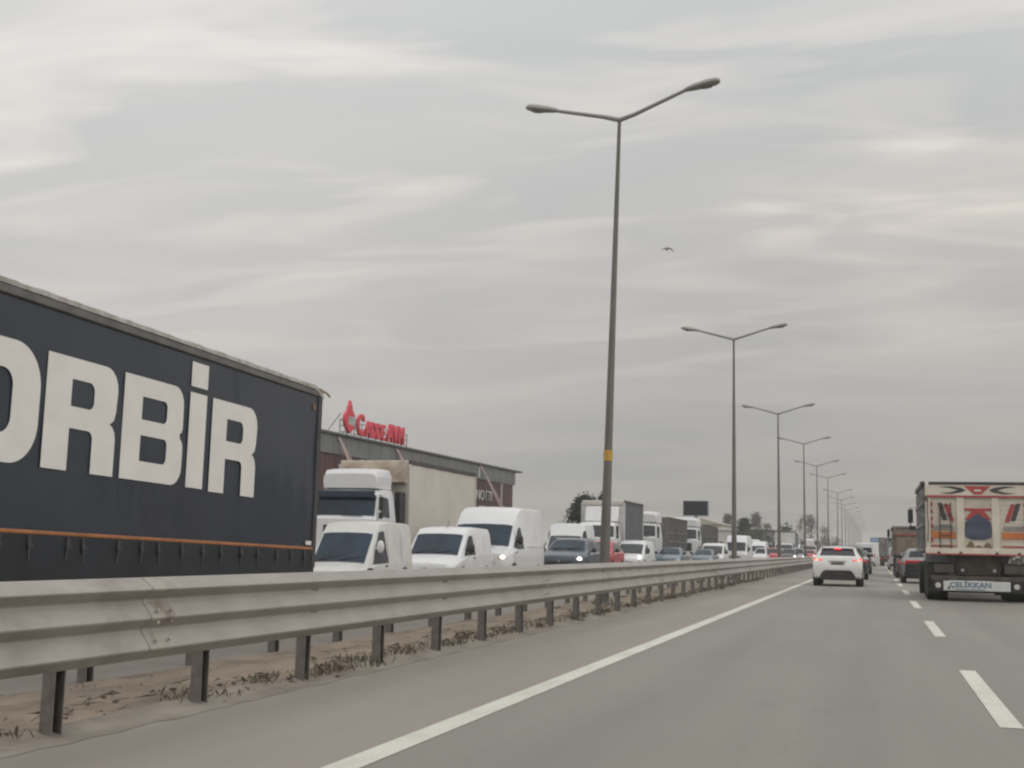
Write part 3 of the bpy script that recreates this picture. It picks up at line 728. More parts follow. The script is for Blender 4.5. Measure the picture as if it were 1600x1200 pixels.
    for y in (-2.2, -3.5, -4.8):
        for s, a in ((0, 0), (1, 0)):
            cx_ = -.16 if s == 0 else -W+.16
            MB().tube([(cx_-.15, y, .5), (cx_+.15, y, .5)], .5, 20).build('wheel', M_RUB, pv, smooth=40)
    MB().box(-.06, -.03, -Lt+3.6, -5.8, .45, .80).build('side_guard', M_RAILT, pv, bevel=.01)
    # tractor ahead of the trailer, beyond the left edge of the picture
    tr = empty('tractor', (-W/2, -Lt-2.75, 0)); tr.parent = root
    cab_parts(tr, 0, 2.5, 1.0, 3.0, 2.2, M_WHITE2, deflector=(.8, 1.15), glass=M_GLASSG)
    chassis(tr, .3, 4.2, 1.25, (3.9,))
near_trailer()

# ---- tall vans, small vans and cars in the jam
GJ = 'white vans queuing in the opposite traffic jam'
M_BLUEG = mat('grey_blue_car_paint', (.12, .17, .21), .3, .3, var=.15, coat=.5)
M_DBLUE = mat('dark_navy_car_paint', (.055, .075, .10), .3, .3, var=.2, coat=.5)
M_SILV = mat('silver_car_paint', (.33, .34, .35), .35, .4, var=.1, coat=.4)
M_RED = mat('red_car_paint', (.42, .028, .045), .35, .1, var=.15, coat=.5)
M_MAROON = mat('maroon_car_paint', (.07, .025, .03), .35, .1, var=.2, coat=.5)
M_BLK = mat('black_car_paint', (.014, .015, .018), .3, .1, var=.3, coat=.5)
M_GREYC = mat('dark_grey_car_paint', (.07, .075, .08), .35, .3, var=.2, coat=.5)

r, lf, _ = vehicle('small_van', 'white small panel van with white door mirror, directly behind the tail of the lettered trailer', 'van', 'small_van', -12.70, 28.6, paint=M_WHITE2, glass=M_GLASSB,
        group=GJ, extra=('white_mirror',), scale=.86, hscale=.99, wscale=1.0, sideglass=M_GLASSG, hood=.75, hdr=.08)
for s in (-1, 1):
    MB().tube([(s*.70, 1.8, 1.74), (s*.72, 2.4, 1.775), (s*.72, 3.4, 1.77)], .018, 6).build('roof_rail', M_WHITE2, r)
r, lf, _ = vehicle('small_van', 'white small panel van with black door mirror and a cloth on its dashboard', 'van', 'small_van', -12.28, 34.5, paint=M_WHITE, glass=M_GLASSB,
        group=GJ, scale=.84, hscale=.98, wscale=1.05, hood=.96)
MB().tube([(.1, 1.6, 1.74), (.1, 1.76, 1.98)], .008, 5).build('aerial', M_BLACK, r)
MB().box(-.50, -.22, .86, .92, 1.02, 1.09).build('dashboard_cloth', mat('pale_green_cloth', (.35, .5, .45), .8), r, bevel=.02)
r, lf, _ = vehicle('large_van', 'tall white panel van with one headlight lit orange-white, in front of the maroon shop wall', 'van', 'large_van', -12.45, 39.5, paint=M_WHITE, glass=M_GLASSB, lit=3,
        group=GJ, hscale=.99, scale=.80, wscale=1.17)
MB().box(1.195, 1.212, 2.3, 4.5, 1.24, 1.27).build('side_moulding', M_WHITE2, r)
MB().box(-.05, .55, .62, .68, 1.20, 1.23).build('bonnet_vent', M_BLACK, r)
r, lf, _ = vehicle('sport_utility_car', 'dark blue people carrier with a lit headlight beside the nearest lamp pole', 'car', 'suv', -12.15, 50.0, paint=M_DBLUE, glass=M_GLASSB, lit=1, hscale=.985, wscale=1.08, scale=1.0, sideglass=M_GLASS)
for s in (-1, 1): MB().tube([(s*.70, 2.2, 1.665), (s*.72, 3.6, 1.645)], .022, 6).build('roof_rail', M_SILV, r)
vehicle('large_van', 'white van whose high roof shows above the dark blue people carrier', 'van', 'small_van', -13.6, 56.0, paint=M_WHITE, glass=M_GLASSG, group=GJ, hscale=1.29, scale=.8, wscale=1.08, hdr=.28)
vehicle('hatchback', 'red hatchback half hidden behind the nearest lamp pole', 'car', 'suv', -13.0, 59.8, paint=M_RED, glass=M_GLASSG, hscale=.97, scale=.9, sideglass=M_GLASSG)
vehicle('small_van', 'small white van with a lit headlight, just past the red hatchback', 'van', 'small_van', -13.45, 71.5, paint=M_WHITE, glass=M_GLASSG, lit=1, group=GJ, hscale=.96)
vehicle('saloon_car', 'nearer of the two blue-grey saloon cars in the jam', 'car', 'sedan', -12.9, 82.0, paint=M_BLUEG, glass=M_GLASSB, group='blue-grey saloon cars in the jam', wscale=1.03, hscale=.97)
vehicle('saloon_car', 'farther of the two blue-grey saloon cars in the jam', 'car', 'sedan', -12.4, 95.0, paint=M_BLUEG, glass=M_GLASSB, group='blue-grey saloon cars in the jam', wscale=1.0, hscale=.93)
vehicle('small_van', 'white small van behind the farther blue-grey saloon', 'van', 'small_van', -12.45, 101.5, paint=M_WHITE, glass=M_GLASSG, group=GJ, hscale=1.02, wscale=1.12, scale=.95)
vehicle('minibus', 'tall white minibus crossed by the second lamp pole', 'van', 'large_van', -11.6, 111.0, paint=M_WHITE, glass=M_GLASS, group=GJ, hscale=1.02, scale=.95)
vehicle('hatchback', 'small white hatchback just right of the tall minibus', 'car', 'sedan', -11.1, 129, paint=M_WHITE, far=True, group='small cars far back in the opposite jam', hscale=1.12, wscale=.8)
vehicle('hatchback', 'small red car with a lit headlight far back in the jam', 'car', 'suv', -10.5, 136, paint=M_RED, far=True, lit=1, group='small cars far back in the opposite jam')
vehicle('hatchback', 'dark grey car with two bright headlights far back in the jam', 'car', 'suv', -9.55, 148, paint=M_GREYC, far=True, lit=2, group='small cars far back in the opposite jam')
vehicle('hatchback', 'pale car with a single bright headlight near the end of the guardrail', 'car', 'sedan', -8.75, 152, paint=M_SILV, far=True, lit=1, group='small cars far back in the opposite jam', hscale=1.2)
vehicle('small_van', 'white van low behind the minibus, left of the small white hatchback', 'van', 'large_van', -14.4, 165, paint=M_WHITE, far=True, group=GJ)
vehicle('hatchback', 'silver car farther back behind the dark grey car', 'car', 'suv', -12.2, 170, paint=M_SILV, far=True, group='small cars far back in the opposite jam')
for i, (x, y, m, k, lab) in enumerate([(-9.3, 190, M_RED, 'suv', 'dark red car low behind the guardrail end, between lamp poles'), (-12.0, 215, M_WHITE, 'large_van', 'white van far off beside the third lamp pole'),
        (-9.5, 245, M_GREYC, 'suv', 'distant dark car beyond the white hatchback in the jam'), (-12.2, 262, M_WHITE, 'large_van', 'distant white van beyond the dark truck'),
        (-9.6, 285, M_SILV, 'sedan', 'tiny silver car at the far end of the jam')]):
    vehicle('distant_van' if 'van' in k else 'distant_car', lab, 'van' if 'van' in k else 'car', k, x, y, paint=m, far=True, lit=2 if i % 2 == 0 else 0)

# ---- lorries in the outer lane of the jam
M_SCRN = mat('grey_side_curtain', (.085, .095, .105), .6, col2=(.065, .07, .078), nscale=1.2, bump=.3, bscale=2)
M_SLAT = mat('weathered_grey_stake_side', (.20, .20, .195), .8, col2=(.10, .10, .10), vscl=(1, 3.5, .3), nscale=2.4, lo=.4, hi=.6)
M_BAND = mat('dark_roof_band', (.06, .055, .055), .8, var=.3)
def box_truck(name, label, X, Y, cabw=2.35, cabz=(.95, 2.95), boxw=2.5, boxz=(1.1, 4.05), boxL=7.6, front=None, side=None, cabpaint=None, defl=None, glass=None, group=None, cabd=1.9, gap=.25, slats=False, lit=0, visor=False, away=False):
    root = empty(name, (X, Y+(cabd+gap+boxL if away else 0), 0), math.pi if away else 0, label, 'truck', group)
    cab_parts(root, 0, cabw, cabz[0], cabz[1], cabd, cabpaint or M_WHITE, deflector=defl, glass=glass, lit=lit, visor=visor)
    y0 = cabd+gap; y1 = y0+boxL; hw = boxw/2
    chassis(root, .3, y1, hw, (y1-1.6, y1-2.9) if boxL > 7 else (y1-1.8,))
    b = MB().box(-hw, hw, y0, y1, boxz[0], boxz[1]).build('cargo_box', front or M_CREAM, root, bevel=.04)
    n = 24
    for s in (1, -1):
        sd_ = MB()
        for i in range(n+1):
            y = y0+.12+(y1-y0-.2)*i/n
            for j in range(7):
                z = boxz[0]+.12+(boxz[1]-boxz[0]-.22)*j/6
                sd_.v.append((s*(hw+.012+.012*math.sin(y*4.1+j)), y, z))
        for i in range(n):
            for j in range(6): sd_.f.append((i*7+j, i*7+j+1, (i+1)*7+j+1, (i+1)*7+j))
        sd_.build('side_curtain', side or M_CREAM, root, smooth=60, recalc=False)
        MB().box(s*(hw+.03)-.03, s*(hw+.03)+.03, y0, y1, boxz[1]-.12, boxz[1]+.015).build('roof_rail', M_BAND, root, bevel=.01)
        for (a, b_) in ((y0-.01, y0+.10), (y1-.09, y1+.01)):
            MB().box(s*(hw+.03)-.035, s*(hw+.03)+.035, a, b_, boxz[0], boxz[1]-.13).build('corner_post', front or M_CREAM, root, bevel=.01)
    if away:
        MB().box(-hw+.05, hw-.05, y1+.01, y1+.05, boxz[0]+.05, boxz[1]-.1).build('rear_doors', front or M_CREAM, root, bevel=.01)
        MB().box(-hw+.1, hw-.1, y1-.05, y1+.04, .45, .62).build('rear_bumper', M_CHAS, root, bevel=.01)
        for s in (-1, 1): MB().box(s*(hw-.3)-.15, s*(hw-.3)+.15, y1+.04, y1+.06, .72, .86).build('tail_light', M_TAIL, root, smooth=0)
    if slats:
        sl = MB()
        for s in (1, -1):
            for i in range(int(boxL/.45)):
                yy = y0+.3+i*.45; sl.box(s*(hw+.05)-.025, s*(hw+.05)+.025, yy, yy+.08, boxz[0]+.1, boxz[1]-.15)
            for z in (boxz[0]+.5, boxz[0]+1.1): sl.box(s*(hw+.06)-.02, s*(hw+.06)+.02, y0+.1, y1-.1, z, z+.07)
        sl.build('stakes', M_SLAT, root)
    return root
r = box_truck('box_truck', 'dirty cream curtain-side lorry with white cab and roof deflector, beside the shopping centre', -16.45, 38.3, cabw=2.3, cabz=(1.15, 3.02), boxz=(1.15, 4.08), boxL=7.5, defl=(.66, .98), glass=M_GLASSB, cabpaint=M_WHITE, cabd=1.75, gap=.75)
mb = MB(); y0 = 2.5
mb.prism([(y0, 3.25), (y0-.34, 3.32), (y0-.05, 4.05), (y0, 4.08)], 'x', -1.22, 1.22)
mb.build('front_tarpaulin', mat('stained_cream_tarpaulin', (.42, .36, .30), .8, col2=(.22, .17, .13), nscale=1.6, lo=.35, hi=.6), r, bevel=.05)
MB().box(.95, 1.2, 2.0, 2.45, 1.5, 3.0).build('air_duct', M_BLACK, r, bevel=.04)
MB().box(-1.02, 1.02, .055, .125, 2.72, 2.94).build('sun_strip', mat('dark_blue_sun_strip', (.012, .02, .045), .3), r, bevel=.02)
r = box_truck('box_truck', 'lorry with white box front and dark grey side, behind the red hatchback', -15.5, 72.5, cabw=2.35, cabz=(1.0, 2.75), boxz=(1.15, 4.08), boxL=6.4, front=M_WHITE2, side=M_SCRN, cabd=1.8, gap=.3, glass=M_GLASSG)
mb = MB(); mb.prism([(1.5, 2.82), (2.08, 2.82), (2.08, 3.75), (1.9, 3.7)], 'x', -1.0, 1.0); mb.build('roof_deflector', M_WHITE, r, bevel=.06)
MB().box(-1.24, 1.24, 2.04, 2.09, 3.80, 4.05).build('front_board', M_CREAM, r, bevel=.02)
box_truck('articulated_truck', 'nearer white high-roof tractor with grey stake-sided trailer', -15.1, 84.5, cabz=(1.1, 3.05), defl=(.72, 1.12), boxz=(1.3, 3.5), boxL=9.5, front=M_SLAT, side=M_SLAT, cabpaint=M_WHITE, cabd=2.5, gap=1.4, slats=True, glass=M_GLASSG, group='white tractor cabs in the outer lane')
box_truck('articulated_truck', 'farther white high-roof tractor with low grey trailer, below the dark screen', -14.85, 103.0, cabz=(1.1, 3.15), defl=(.72, 1.12), boxz=(1.3, 3.35), boxL=9, front=M_SLAT, side=M_SLAT, cabpaint=M_WHITE, cabd=2.5, gap=1.2, slats=True, glass=M_GLASSG, group='white tractor cabs in the outer lane')
M_DKT = mat('dark_olive_load_cover', (.05, .052, .04), .9, var=.3)
box_truck('box_truck', 'distant lorry with a dark covered load behind the minibus', -16.9, 185, boxz=(1.2, 4.3), boxL=8, front=M_DKT, side=M_DKT, glass=M_GLASSG, group='distant lorries in the opposite jam')
box_truck('box_truck', 'distant white-fronted lorry beside the third lamp pole', -11.6, 172, boxz=(1.9, 3.85), boxL=8, front=M_WHITE2, side=M_SCRN, glass=M_GLASSG, cabz=(.95, 2.4), group='distant lorries in the opposite jam')
box_truck('box_truck', 'distant lorry with white roof deflector, left of the white hatchback ahead', -10.0, 205, boxz=(1.2, 3.1), boxL=8, front=M_SCRN, side=M_SCRN, cabz=(.95, 2.45), defl=(.95, .75), group='distant lorries in the opposite jam', glass=M_GLASSG)
box_truck('box_truck', 'tall grey lorry far off, left of the third lamp pole', -19.2, 236, boxz=(1.2, 4.6), boxL=9, front=M_SLAT, side=M_SLAT, glass=M_GLASSG, group='distant lorries in the opposite jam')

# ---- same direction: white hatchback with brake lights on
def hatch():
    L_ = 4.25; Y = 51.1; X = -1.43
    st = [(0, .32, .62, .74, .62, .70, .72, .62, .02), (.06, .26, .78, .84, .78, .80, .88, .72, .03), (.4, .24, .84, .89, .92, .86, 1.0, .78, .04),
      (1.2, .24, .85, .92, 1.0, .88, 1.08, .80, .04), (1.9, .24, .85, .92, 1.02, .88, 1.44, .66, .04), (2.3, .24, .85, .92, 1.04, .88, 1.51, .66, .03),
      (3.2, .24, .86, .93, 1.06, .89, 1.51, .64, .03), (3.62, .24, .86, .93, 1.08, .90, 1.47, .645, .03), (3.68, .26, .86, .93, 1.09, .90, 1.415, .665, .02),
      (3.98, .28, .85, .93, 1.07, .89, 1.15, .735, .01), (4.12, .30, .84, .925, 1.00, .89, 1.08, .79, .01), (4.20, .32, .83, .92, .84, .88, .90, .82, .01), (4.25, .38, .80, .88, .74, .86, .78, .80, .0)]
    lf = Loft(st)
    root = empty('hatchback', (X, Y+L_, 0), math.pi, 'white crossover hatchback with red brake lights lit, ahead in the left lane', 'car')
    paint = mat('pearl_white_car_paint', (.56, .56, .54), .3, .0, var=.05, coat=.6)
    lf.mesh(3).build('body', paint, root, smooth=30, bevel=.02)
    lf.glass_top(3.70, 3.965, .035, .012, sgn=1).build('rear_window', mat('dark_rear_glass', (.012, .012, .026), .2), root, smooth=60, recalc=False)
    lf.glass_top(1.26, 1.88).build('windscreen', M_GLASS, root, smooth=60, recalc=False)
    for poly in ([(1.45, 1.10), (2.38, 1.09), (2.38, 1.42), (2.05, 1.40)], [(2.46, 1.09), (3.2, 1.12), (3.2, 1.40), (2.46, 1.42)], [(3.26, 1.13), (3.6, 1.18), (3.45, 1.38), (3.26, 1.40)]):
        for s in (-1, 1): lf.glass_side(poly, s).build('side_window', M_GLASS, root, smooth=60, recalc=False)
    for y in (.85, 3.45): wheel_pair(root, y, .34, .93, w=.27)
    # full-width spoiler, high stop lamp
    MB().prism([(3.50, 1.50), (3.76, 1.475), (3.76, 1.445), (3.50, 1.44)], 'x', -.60, .60).build('spoiler', paint, root, bevel=.012)
    MB().ell((0, 3.775, 1.425), (.16, .03, .035), 14, 6).build('high_stop_lamp', M_TLIT, root)
    for s in (-1, 1):
        tl = MB(); tl.ell((s*.80, 4.03, .99), (.125, .12, .105), 14, 8); tl.ell((s*.62, 4.11, .985), (.14, .07, .05), 12, 6)
        t = tl.build('tail_light', M_TLIT, root); 
        MB().ell((s*.80, 4.15, .99), (.045, .02, .045), 12, 6).build('lamp_core', M_TCORE, t)
        MB().box(s*.80-.11, s*.80+.11, 4.16, 4.245, .46, .52).build('rear_reflector', mat('dark_red_reflector', (.08, .02, .02), .4), root, bevel=.02)
        MB().ell((s*1.01, 1.62, 1.07), (.11, .07, .075), 10, 6).build('mirror', paint, root)
        MB().ell((s*.70, .08, .76), (.17, .1, .07), 10, 6).build('headlight', M_LAMP, root)
    # dark lower bumper
    n = 10
    top = [(-.60+1.2*i/n, .60 - .0*abs(i-n/2)) for i in range(n+1)]
    MB().prism([(-.62, .24), (.62, .24), (.66, .40), (.56, .56), (.46, .62), (-.46, .62), (-.56, .56), (-.66, .40)], 'y', 4.14, 4.27).build('lower_bumper', mat('dark_bumper_plastic', (.022, .021, .020), .6), root, bevel=.02)
    MB().box(-.84, .84, 4.06, 4.20, .27, .42).build('bumper_valance', M_BLACK, root, bevel=.03)
    pl = MB().box(-.25, .25, 4.215, 4.245, .815, .925).build('number_plate', mat('worn_grey_plate', (.16, .155, .13), .6), root, bevel=.006)
    text_mesh('plate_text', '16 APR 186', .10, M_INK, pl, (0, 4.247, .87), (R(90), 0, R(180)), .001, .002, .78)
    MB().box(-.34, .34, 4.20, 4.225, .945, .975).build('tailgate_grip', mat('grey_grip_trim', (.25, .25, .24), .5), root, bevel=.008)  # grip strip in one plain grey tone
hatch()
vehicle('estate_car', 'black car just ahead of the white crossover, showing past its right side', 'car', 'suv', -1.33, 65.5, 1, paint=M_BLK, group='dark cars in the left lane ahead')
vehicle('estate_car', 'dark grey car farther ahead in the left lane', 'car', 'suv', -1.22, 84.5, 1, paint=M_GREYC, group='dark cars in the left lane ahead', hscale=.9)
vehicle('minivan', 'white minivan far ahead at the left of the lane dashes', 'van', 'large_van', -1.12, 140, 1, paint=M_WHITE, far=True, hscale=.92, glass=M_GLASSG, scale=.85)
r, lf, Lg = vehicle('sport_utility_car', 'grey and black car with a red tail light strip, left of the dump truck', 'car', 'suv', 2.02, 60.0, 1, paint=mat('grey_car_paint', (.20, .205, .21), .35, .3, var=.15, coat=.4), hscale=.93, brake=False)
MB().box(-.80, .80, Lg-.04, Lg+.02, .34, .90).build('rear_panel', M_BLK, r, bevel=.03)
MB().box(-.78, .78, Lg-.10, Lg+.03, .90, 1.02).build('tail_light_strip', M_TAIL, r, bevel=.03)
vehicle('hatchback', 'maroon car ahead of the dark car, in the right lane', 'car', 'suv', 1.98, 73.0, 1, paint=M_MAROON, hscale=.88)
vehicle('minivan', 'white van sliver in front of the tan dump truck in the right lane', 'van', 'small_van', 1.85, 112, 1, paint=M_WHITE, far=True, hscale=1.02)

# ---- dump trucks
M_DCREAM = mat('cream_dump_body_paint', (.60, .55, .47), .6, col2=(.47, .415, .34), nscale=2.5, lo=.3, hi=.62)
M_DRED = mat('faded_red_paint', (.34, .045, .05), .6, var=.2, nscale=6)
M_DBLK = mat('faded_black_paint', (.045, .04, .045), .6, var=.3)
M_DBLU = mat('dark_blue_painted_emblem', (.035, .045, .085), .6, col2=(.075, .085, .12), vscl=(.3, 1, 6), nscale=2.2)
M_DORG = mat('orange_reflector_board', (.52, .19, .05), .5, col2=(.40, .10, .035), nscale=3)
M_DGRY = mat('grey_lettering_paint', (.24, .23, .22), .7, var=.2)
M_DSIDE = mat('grey_painted_steel_side', (.27, .265, .25), .7, col2=(.13, .125, .12), vscl=(1, 1.5, 2.2), nscale=2.2, lo=.38, hi=.62)
M_DDIRT = mat('muddy_brown_steel', (.085, .07, .058), .85, col2=(.045, .038, .034), nscale=3)
M_BOARD = mat('white_sign_board', (.52, .53, .52), .5, var=.06)
def dump_truck(name, label, X, Y, rich=True, body=M_DCREAM, W=2.55, Lb=6.2, zt=3.28, zb=1.34):
    # tail at local y=0 facing -y (towards the camera); nose towards +y
    root = empty(name, (X, Y, 0), 0, label, 'truck', 'dump trucks in the right lane'); hw = W/2
    # open-topped body
    mb = MB(); mb.box(-hw, -hw+.07, .02, Lb, zb, zt-.05); mb.box(hw-.07, hw, .02, Lb, zb, zt-.05); mb.box(-hw+.07, hw-.07, .1, Lb, zb, zb+.12); mb.box(-hw, hw, Lb, Lb+.08, zb, zt+.25)
    mb.build('dump_body', M_DSIDE, root, bevel=.012)
    sr = MB(); 
    for s in (-1, 1):
        for i in range(8): yy = .35+i*.78; sr.box(s*(hw+.035)-.035, s*(hw+.035)+.035, yy, yy+.12, zb, zt-.12)
        for z in (zb+.02, zb+.72, zt-.62): sr.box(s*(hw+.05)-.04, s*(hw+.05)+.04, .1, Lb, z, z+.09)
    sr.build('side_ribs', M_DSIDE, root, bevel=.01)
    # frayed tarpaulin rolled on the upper left edge
    tp = MB(); rnd = random.Random(8)
    for s in (-1,):
        pts = [(s*(hw+.02)+rnd.uniform(-.03, .03), .15+i*.4, zt-.02+rnd.uniform(-.05, .05)) for i in range(16)]
        tp.tube(pts, [.03]+[.06+rnd.uniform(-.02, .03) for _ in pts[1:]], 8)
    tp.build('rolled_tarpaulin', mat('dusty_mauve_tarpaulin', (.17, .14, .14), .9, col2=(.07, .055, .055), nscale=6, lo=.4, hi=.6), root, smooth=50)
    tg = MB(); tg.box(-hw+.02, hw-.02, -.04, .02, zb+.06, zt-.34); tg.build('tailgate', body, root, bevel=.01)
    fr = MB()
    for (a, b) in ((-hw, -hw+.13), (hw-.13, hw), (-.56, -.36), (.36, .56)): fr.box(a, b, -.10, -.035, zb+.05, zt-.36)
    fr.build('tailgate_post', body, root, bevel=.015)
    hb = MB(); hb.box(-hw-.01, hw+.01, -.13, .04, zb-.06, zb+.12); hb.build('tailgate_sill', body, root, bevel=.012)
    ub = MB(); ub.box(-hw, hw, -.11, .03, zt-.36, zt-.05); ub.build('header_board', body, root, bevel=.012)
    tpb = MB(); tpb.box(-hw+.10, hw+.02, -.13, .05, zt-.045, zt+.03); tpb.build('top_bar', M_DBLK, root, bevel=.01)
    gr = MB()
    for (a, b) in ((-hw+.14, -.57), (-.35, .35), (.57, hw-.14)):
        for z in [zb+.2+k*.125 for k in range(11)]:
            if z < zt-.5: gr.box(a, b, -.052, -.041, z, z+.014)
    gr.build('tailgate_ribs', mat('pale_rib_paint', (.50, .45, .38), .6), root, smooth=0)
    MB().box(-hw-.012, hw+.012, -.142, -.131, zb-.055, zb-.02).build('red_sill_stripe', M_DRED, root, smooth=0)
    MB().box(-hw+.02, hw-.02, -.122, -.112, zt-.40, zt-.35).build('red_header_stripe', M_DRED, root, smooth=0)
    if rich:
        rot = (R(90), 0, 0)
        def deco(nm, poly, m, y=-.058, d=.002): shape_mesh(nm, poly if isinstance(poly[0][0], tuple) else [poly], m, root, (0, y, 0), rot, d)
        zc_ = zt-.205
        # header emblem: red centre with black swept wings
        deco('header_emblem', [(-.36, zc_+.12), (.36, zc_+.12), (.20, zc_-.02), (.10, zc_-.11), (-.10, zc_-.11), (-.20, zc_-.02)], M_DRED, -.114)
        deco('header_highlight', [(-.10, zc_-.03), (.12, zc_-.03), (.08, zc_+.02), (-.08, zc_+.02)], M_DCREAM, -.118)
        for s in (-1, 1):
            w = [(s*.30, zc_+.0), (s*.42, zc_+.07), (s*.70, zc_+.115), (s*1.02, zc_+.10), (s*.72, zc_+.06), (s*.52, zc_+.0), (s*.72, zc_-.06), (s*1.02, zc_-.085), (s*.70, zc_-.105), (s*.42, zc_-.06)]
            deco('header_wing', w, M_DBLK, -.1145)
        z0 = zb+.05
        # slanted black and red bars, left panel and right panel
        def slant(x, dx, m, zlo, zhi, w=.12): deco('slanted_bar', [(x, zhi), (x+w, zhi), (x+w+dx, zlo), (x+dx, zlo)], m)
        slant(-1.06, .13, M_DBLK, zb+.90, zb+1.38); slant(-.90, .16, M_DRED, zb+.88, zb+1.36)
        slant(.86, -.17, M_DRED, zb+.86, zb+1.36); slant(1.00, -.15, M_DBLK, zb+.90, zb+1.38)
        # ladder
        ld = MB()
        for x in (-1.01, -.72): ld.tube([(x, -.12, zb+.12), (x, -.12, zb+1.40)], .018, 6)
        for k in range(5): ld.tube([(-1.01, -.12, zb+.2+k*.28), (-.72, -.12, zb+.2+k*.28)], .014, 6)
        ld.build('ladder', M_DDIRT, root)
        # reflector boards and lettering bars
        for (a, b) in ((-hw+.15, -.60), (.62, hw-.15)):
            MB().box(a, b, -.075, -.056, zb+.40, zb+.58).build('reflector_board', M_DORG, root, bevel=.006)
            MB().box(a-.0, b, -.070, -.054, zb+.17, zb+.21).build('red_band', M_DRED, root, smooth=0)
            mb = MB()
            for k in range(9):
                q = a+.04+k*(b-a-.08)/9; mb.box(q, q+.045, -.064, -.053, zb+.66, zb+.76)
            mb.box(a, b, -.062, -.053, zb+.62, zb+.64); mb.build('grey_lettering', M_DGRY, root, smooth=0)
        for s in (-1, 1):
            mb = MB()
            for k in range(6): MB().box(s*(hw-.17)-.025, s*(hw-.17)+.025, -.064, -.053, zb+.28+k*.2, zb+.40+k*.2).build('red_marker', M_DRED, root, smooth=0)
        # central emblem
        deco('blue_emblem', [(-.0, zb+1.08), (.14, zb+1.02), (.33, zb+.86), (.36, zb+.62), (.34, zb+.44), (.18, zb+.37), (-.18, zb+.37), (-.34, zb+.44), (-.36, zb+.62), (-.33, zb+.86), (-.14, zb+1.02)], M_DBLU, -.062)
        deco('red_emblem', [(-.37, zb+1.24), (.37, zb+1.24), (.37, zb+1.12), (.32, zb+1.18), (.16, zb+1.16), (.34, zb+.94), (.26, zb+.92), (0, zb+1.10), (-.26, zb+.92), (-.34, zb+.94), (-.16, zb+1.16), (-.32, zb+1.18), (-.37, zb+1.12)], M_DRED, -.066)
        for (a, b, h) in ((-.32, -.10, .16), (.12, .34, .13), (-.10, .10, .05)):
            deco('brown_floral_mark', [(a, zb+.16), (b, zb+.15), (b-.03, zb+.16+h*.7), ((a+b)/2, zb+.17+h), (a+.04, zb+.17+h*.5)], mat('brown_floral_paint', (.16, .12, .07), .8), -.056)
        for x in (-.47, .47, -1.05, 1.05): MB().ell((x, -.13, zb+.0), (.045, .03, .035), 8, 5).build('hinge_bolt', M_DDIRT, root)
    for s in (-1, 1):
        MB().tube([(s*(hw-.06), -.12, zt-.42), (s*(hw-.05), -.15, zt-.8), (s*(hw-.07), -.14, zb+.75), (s*(hw-.05), -.12, zb+.3)], .014, 6).build('chain', M_DDIRT, root)
        MB().box(s*(hw-.02)-.05, s*(hw-.02)+.05, -.16, -.02, zt-.50, zt-.38).build('latch', M_DDIRT, root, bevel=.01)
    # undercarriage
    MB().box(-.5, .5, .3, Lb+3.2, .62, 1.0).build('chassis', M_CHAS, root, bevel=.02)
    MB().prism([(-.72, zb-.06), (.72, zb-.06), (.6, zb-.45), (.56, .72), (-.56, .72), (-.6, zb-.45)], 'y', .22, .34).build('rear_crossmember', M_DDIRT, root, bevel=.02)
    for s in (-1, 1):
        MB().prism([(s*.55, zb-.06), (s*.85, zb-.06), (s*.74, zb-.34), (s*.64, zb-.34)], 'y', .1, .24).build('hinge_bracket', M_BLACK, root, bevel=.02)
        MB().box(min(s*.66, s*1.18), max(s*.66, s*1.18), -.02, .10, .78, 1.02).build('rear_lamp_box', M_DDIRT, root, bevel=.02)
        MB().tube([(s*.42, .20, .86), (s*.42, .17, .86)], .045, 10).build('round_lamp', mat('dull_white_lens', (.42, .41, .39), .4), root)
        for y in (1.15, 2.5):
            MB().tube([(s*(hw-.05), y, .53), (s*(hw-.60), y, .53)], .53, 22).build('wheel', M_RUB, root, smooth=40)
        MB().tube([(s*(hw-.05), Lb+1.6, .53), (s*(hw-.35), Lb+1.6, .53)], .53, 20).build('wheel', M_RUB, root, smooth=40)
        MB().box(s*(hw-.33)-.28, s*(hw-.33)+.28, .44, .46, .28, 1.0).build('mud_flap', M_BLACK, root)
    bm_ = MB().box(-hw+.12, hw-.12, -.10, .02, .58, .70).build('under_bar', M_DDIRT, root, bevel=.02)
    sb = MB().box(-.95, .80, -.12, -.085, .30, .565).build('bumper_board', M_BOARD, root, bevel=.01)
    if rich:
        text_mesh('bumper_text', 'ÇELİKKAN', .20, mat('blue_grey_lettering', (.13, .18, .24), .6), sb, (-.24, -.123, .455), (R(90), 0, 0), .001, .008, 1.12)
        MB().box(-.66, .14, -.124, -.121, .325, .35).build('small_print_band', mat('blue_grey_lettering', (.12, .19, .27), .6), sb, smooth=0)
        shape_mesh('small_mark', [[(-.86, .34), (-.76, .34), (-.80, .44)]], M_DBLK, sb, (0, -.1215, 0), (R(90), 0, 0), .001)
    for s, x in ((-1, -1.09), (1, .96)):
        MB().box(x-.13, x+.13, -.11, .02, .28, .60).build('lamp_cluster', M_BLACK, root, bevel=.02)
        MB().tube([(x, -.112, .44), (x, -.13, .44)], .075, 14).build('round_reflector', mat('pale_round_lens', (.5, .48, .45), .35), root)
    MB().box(-hw+.05, hw-.05, .18, .26, .24, .32).build('lower_under_bar', M_BLACK, root)
    # cab in front of the body with a big mirror out to the left
    cabr = Loft([(Lb+.35, 1.0, 1.1, 1.2, 2.0, 1.2, 2.95, 1.1, .04), (Lb+2.1, 1.0, 1.1, 1.2, 2.0, 1.2, 2.95, 1.1, .04), (Lb+2.4, .5, 1.1, 1.18, 1.7, 1.18, 1.9, 1.1, .0)])
    cabr.mesh(2).build('cab', M_SILV if rich else M_WHITE2, root, bevel=.04)
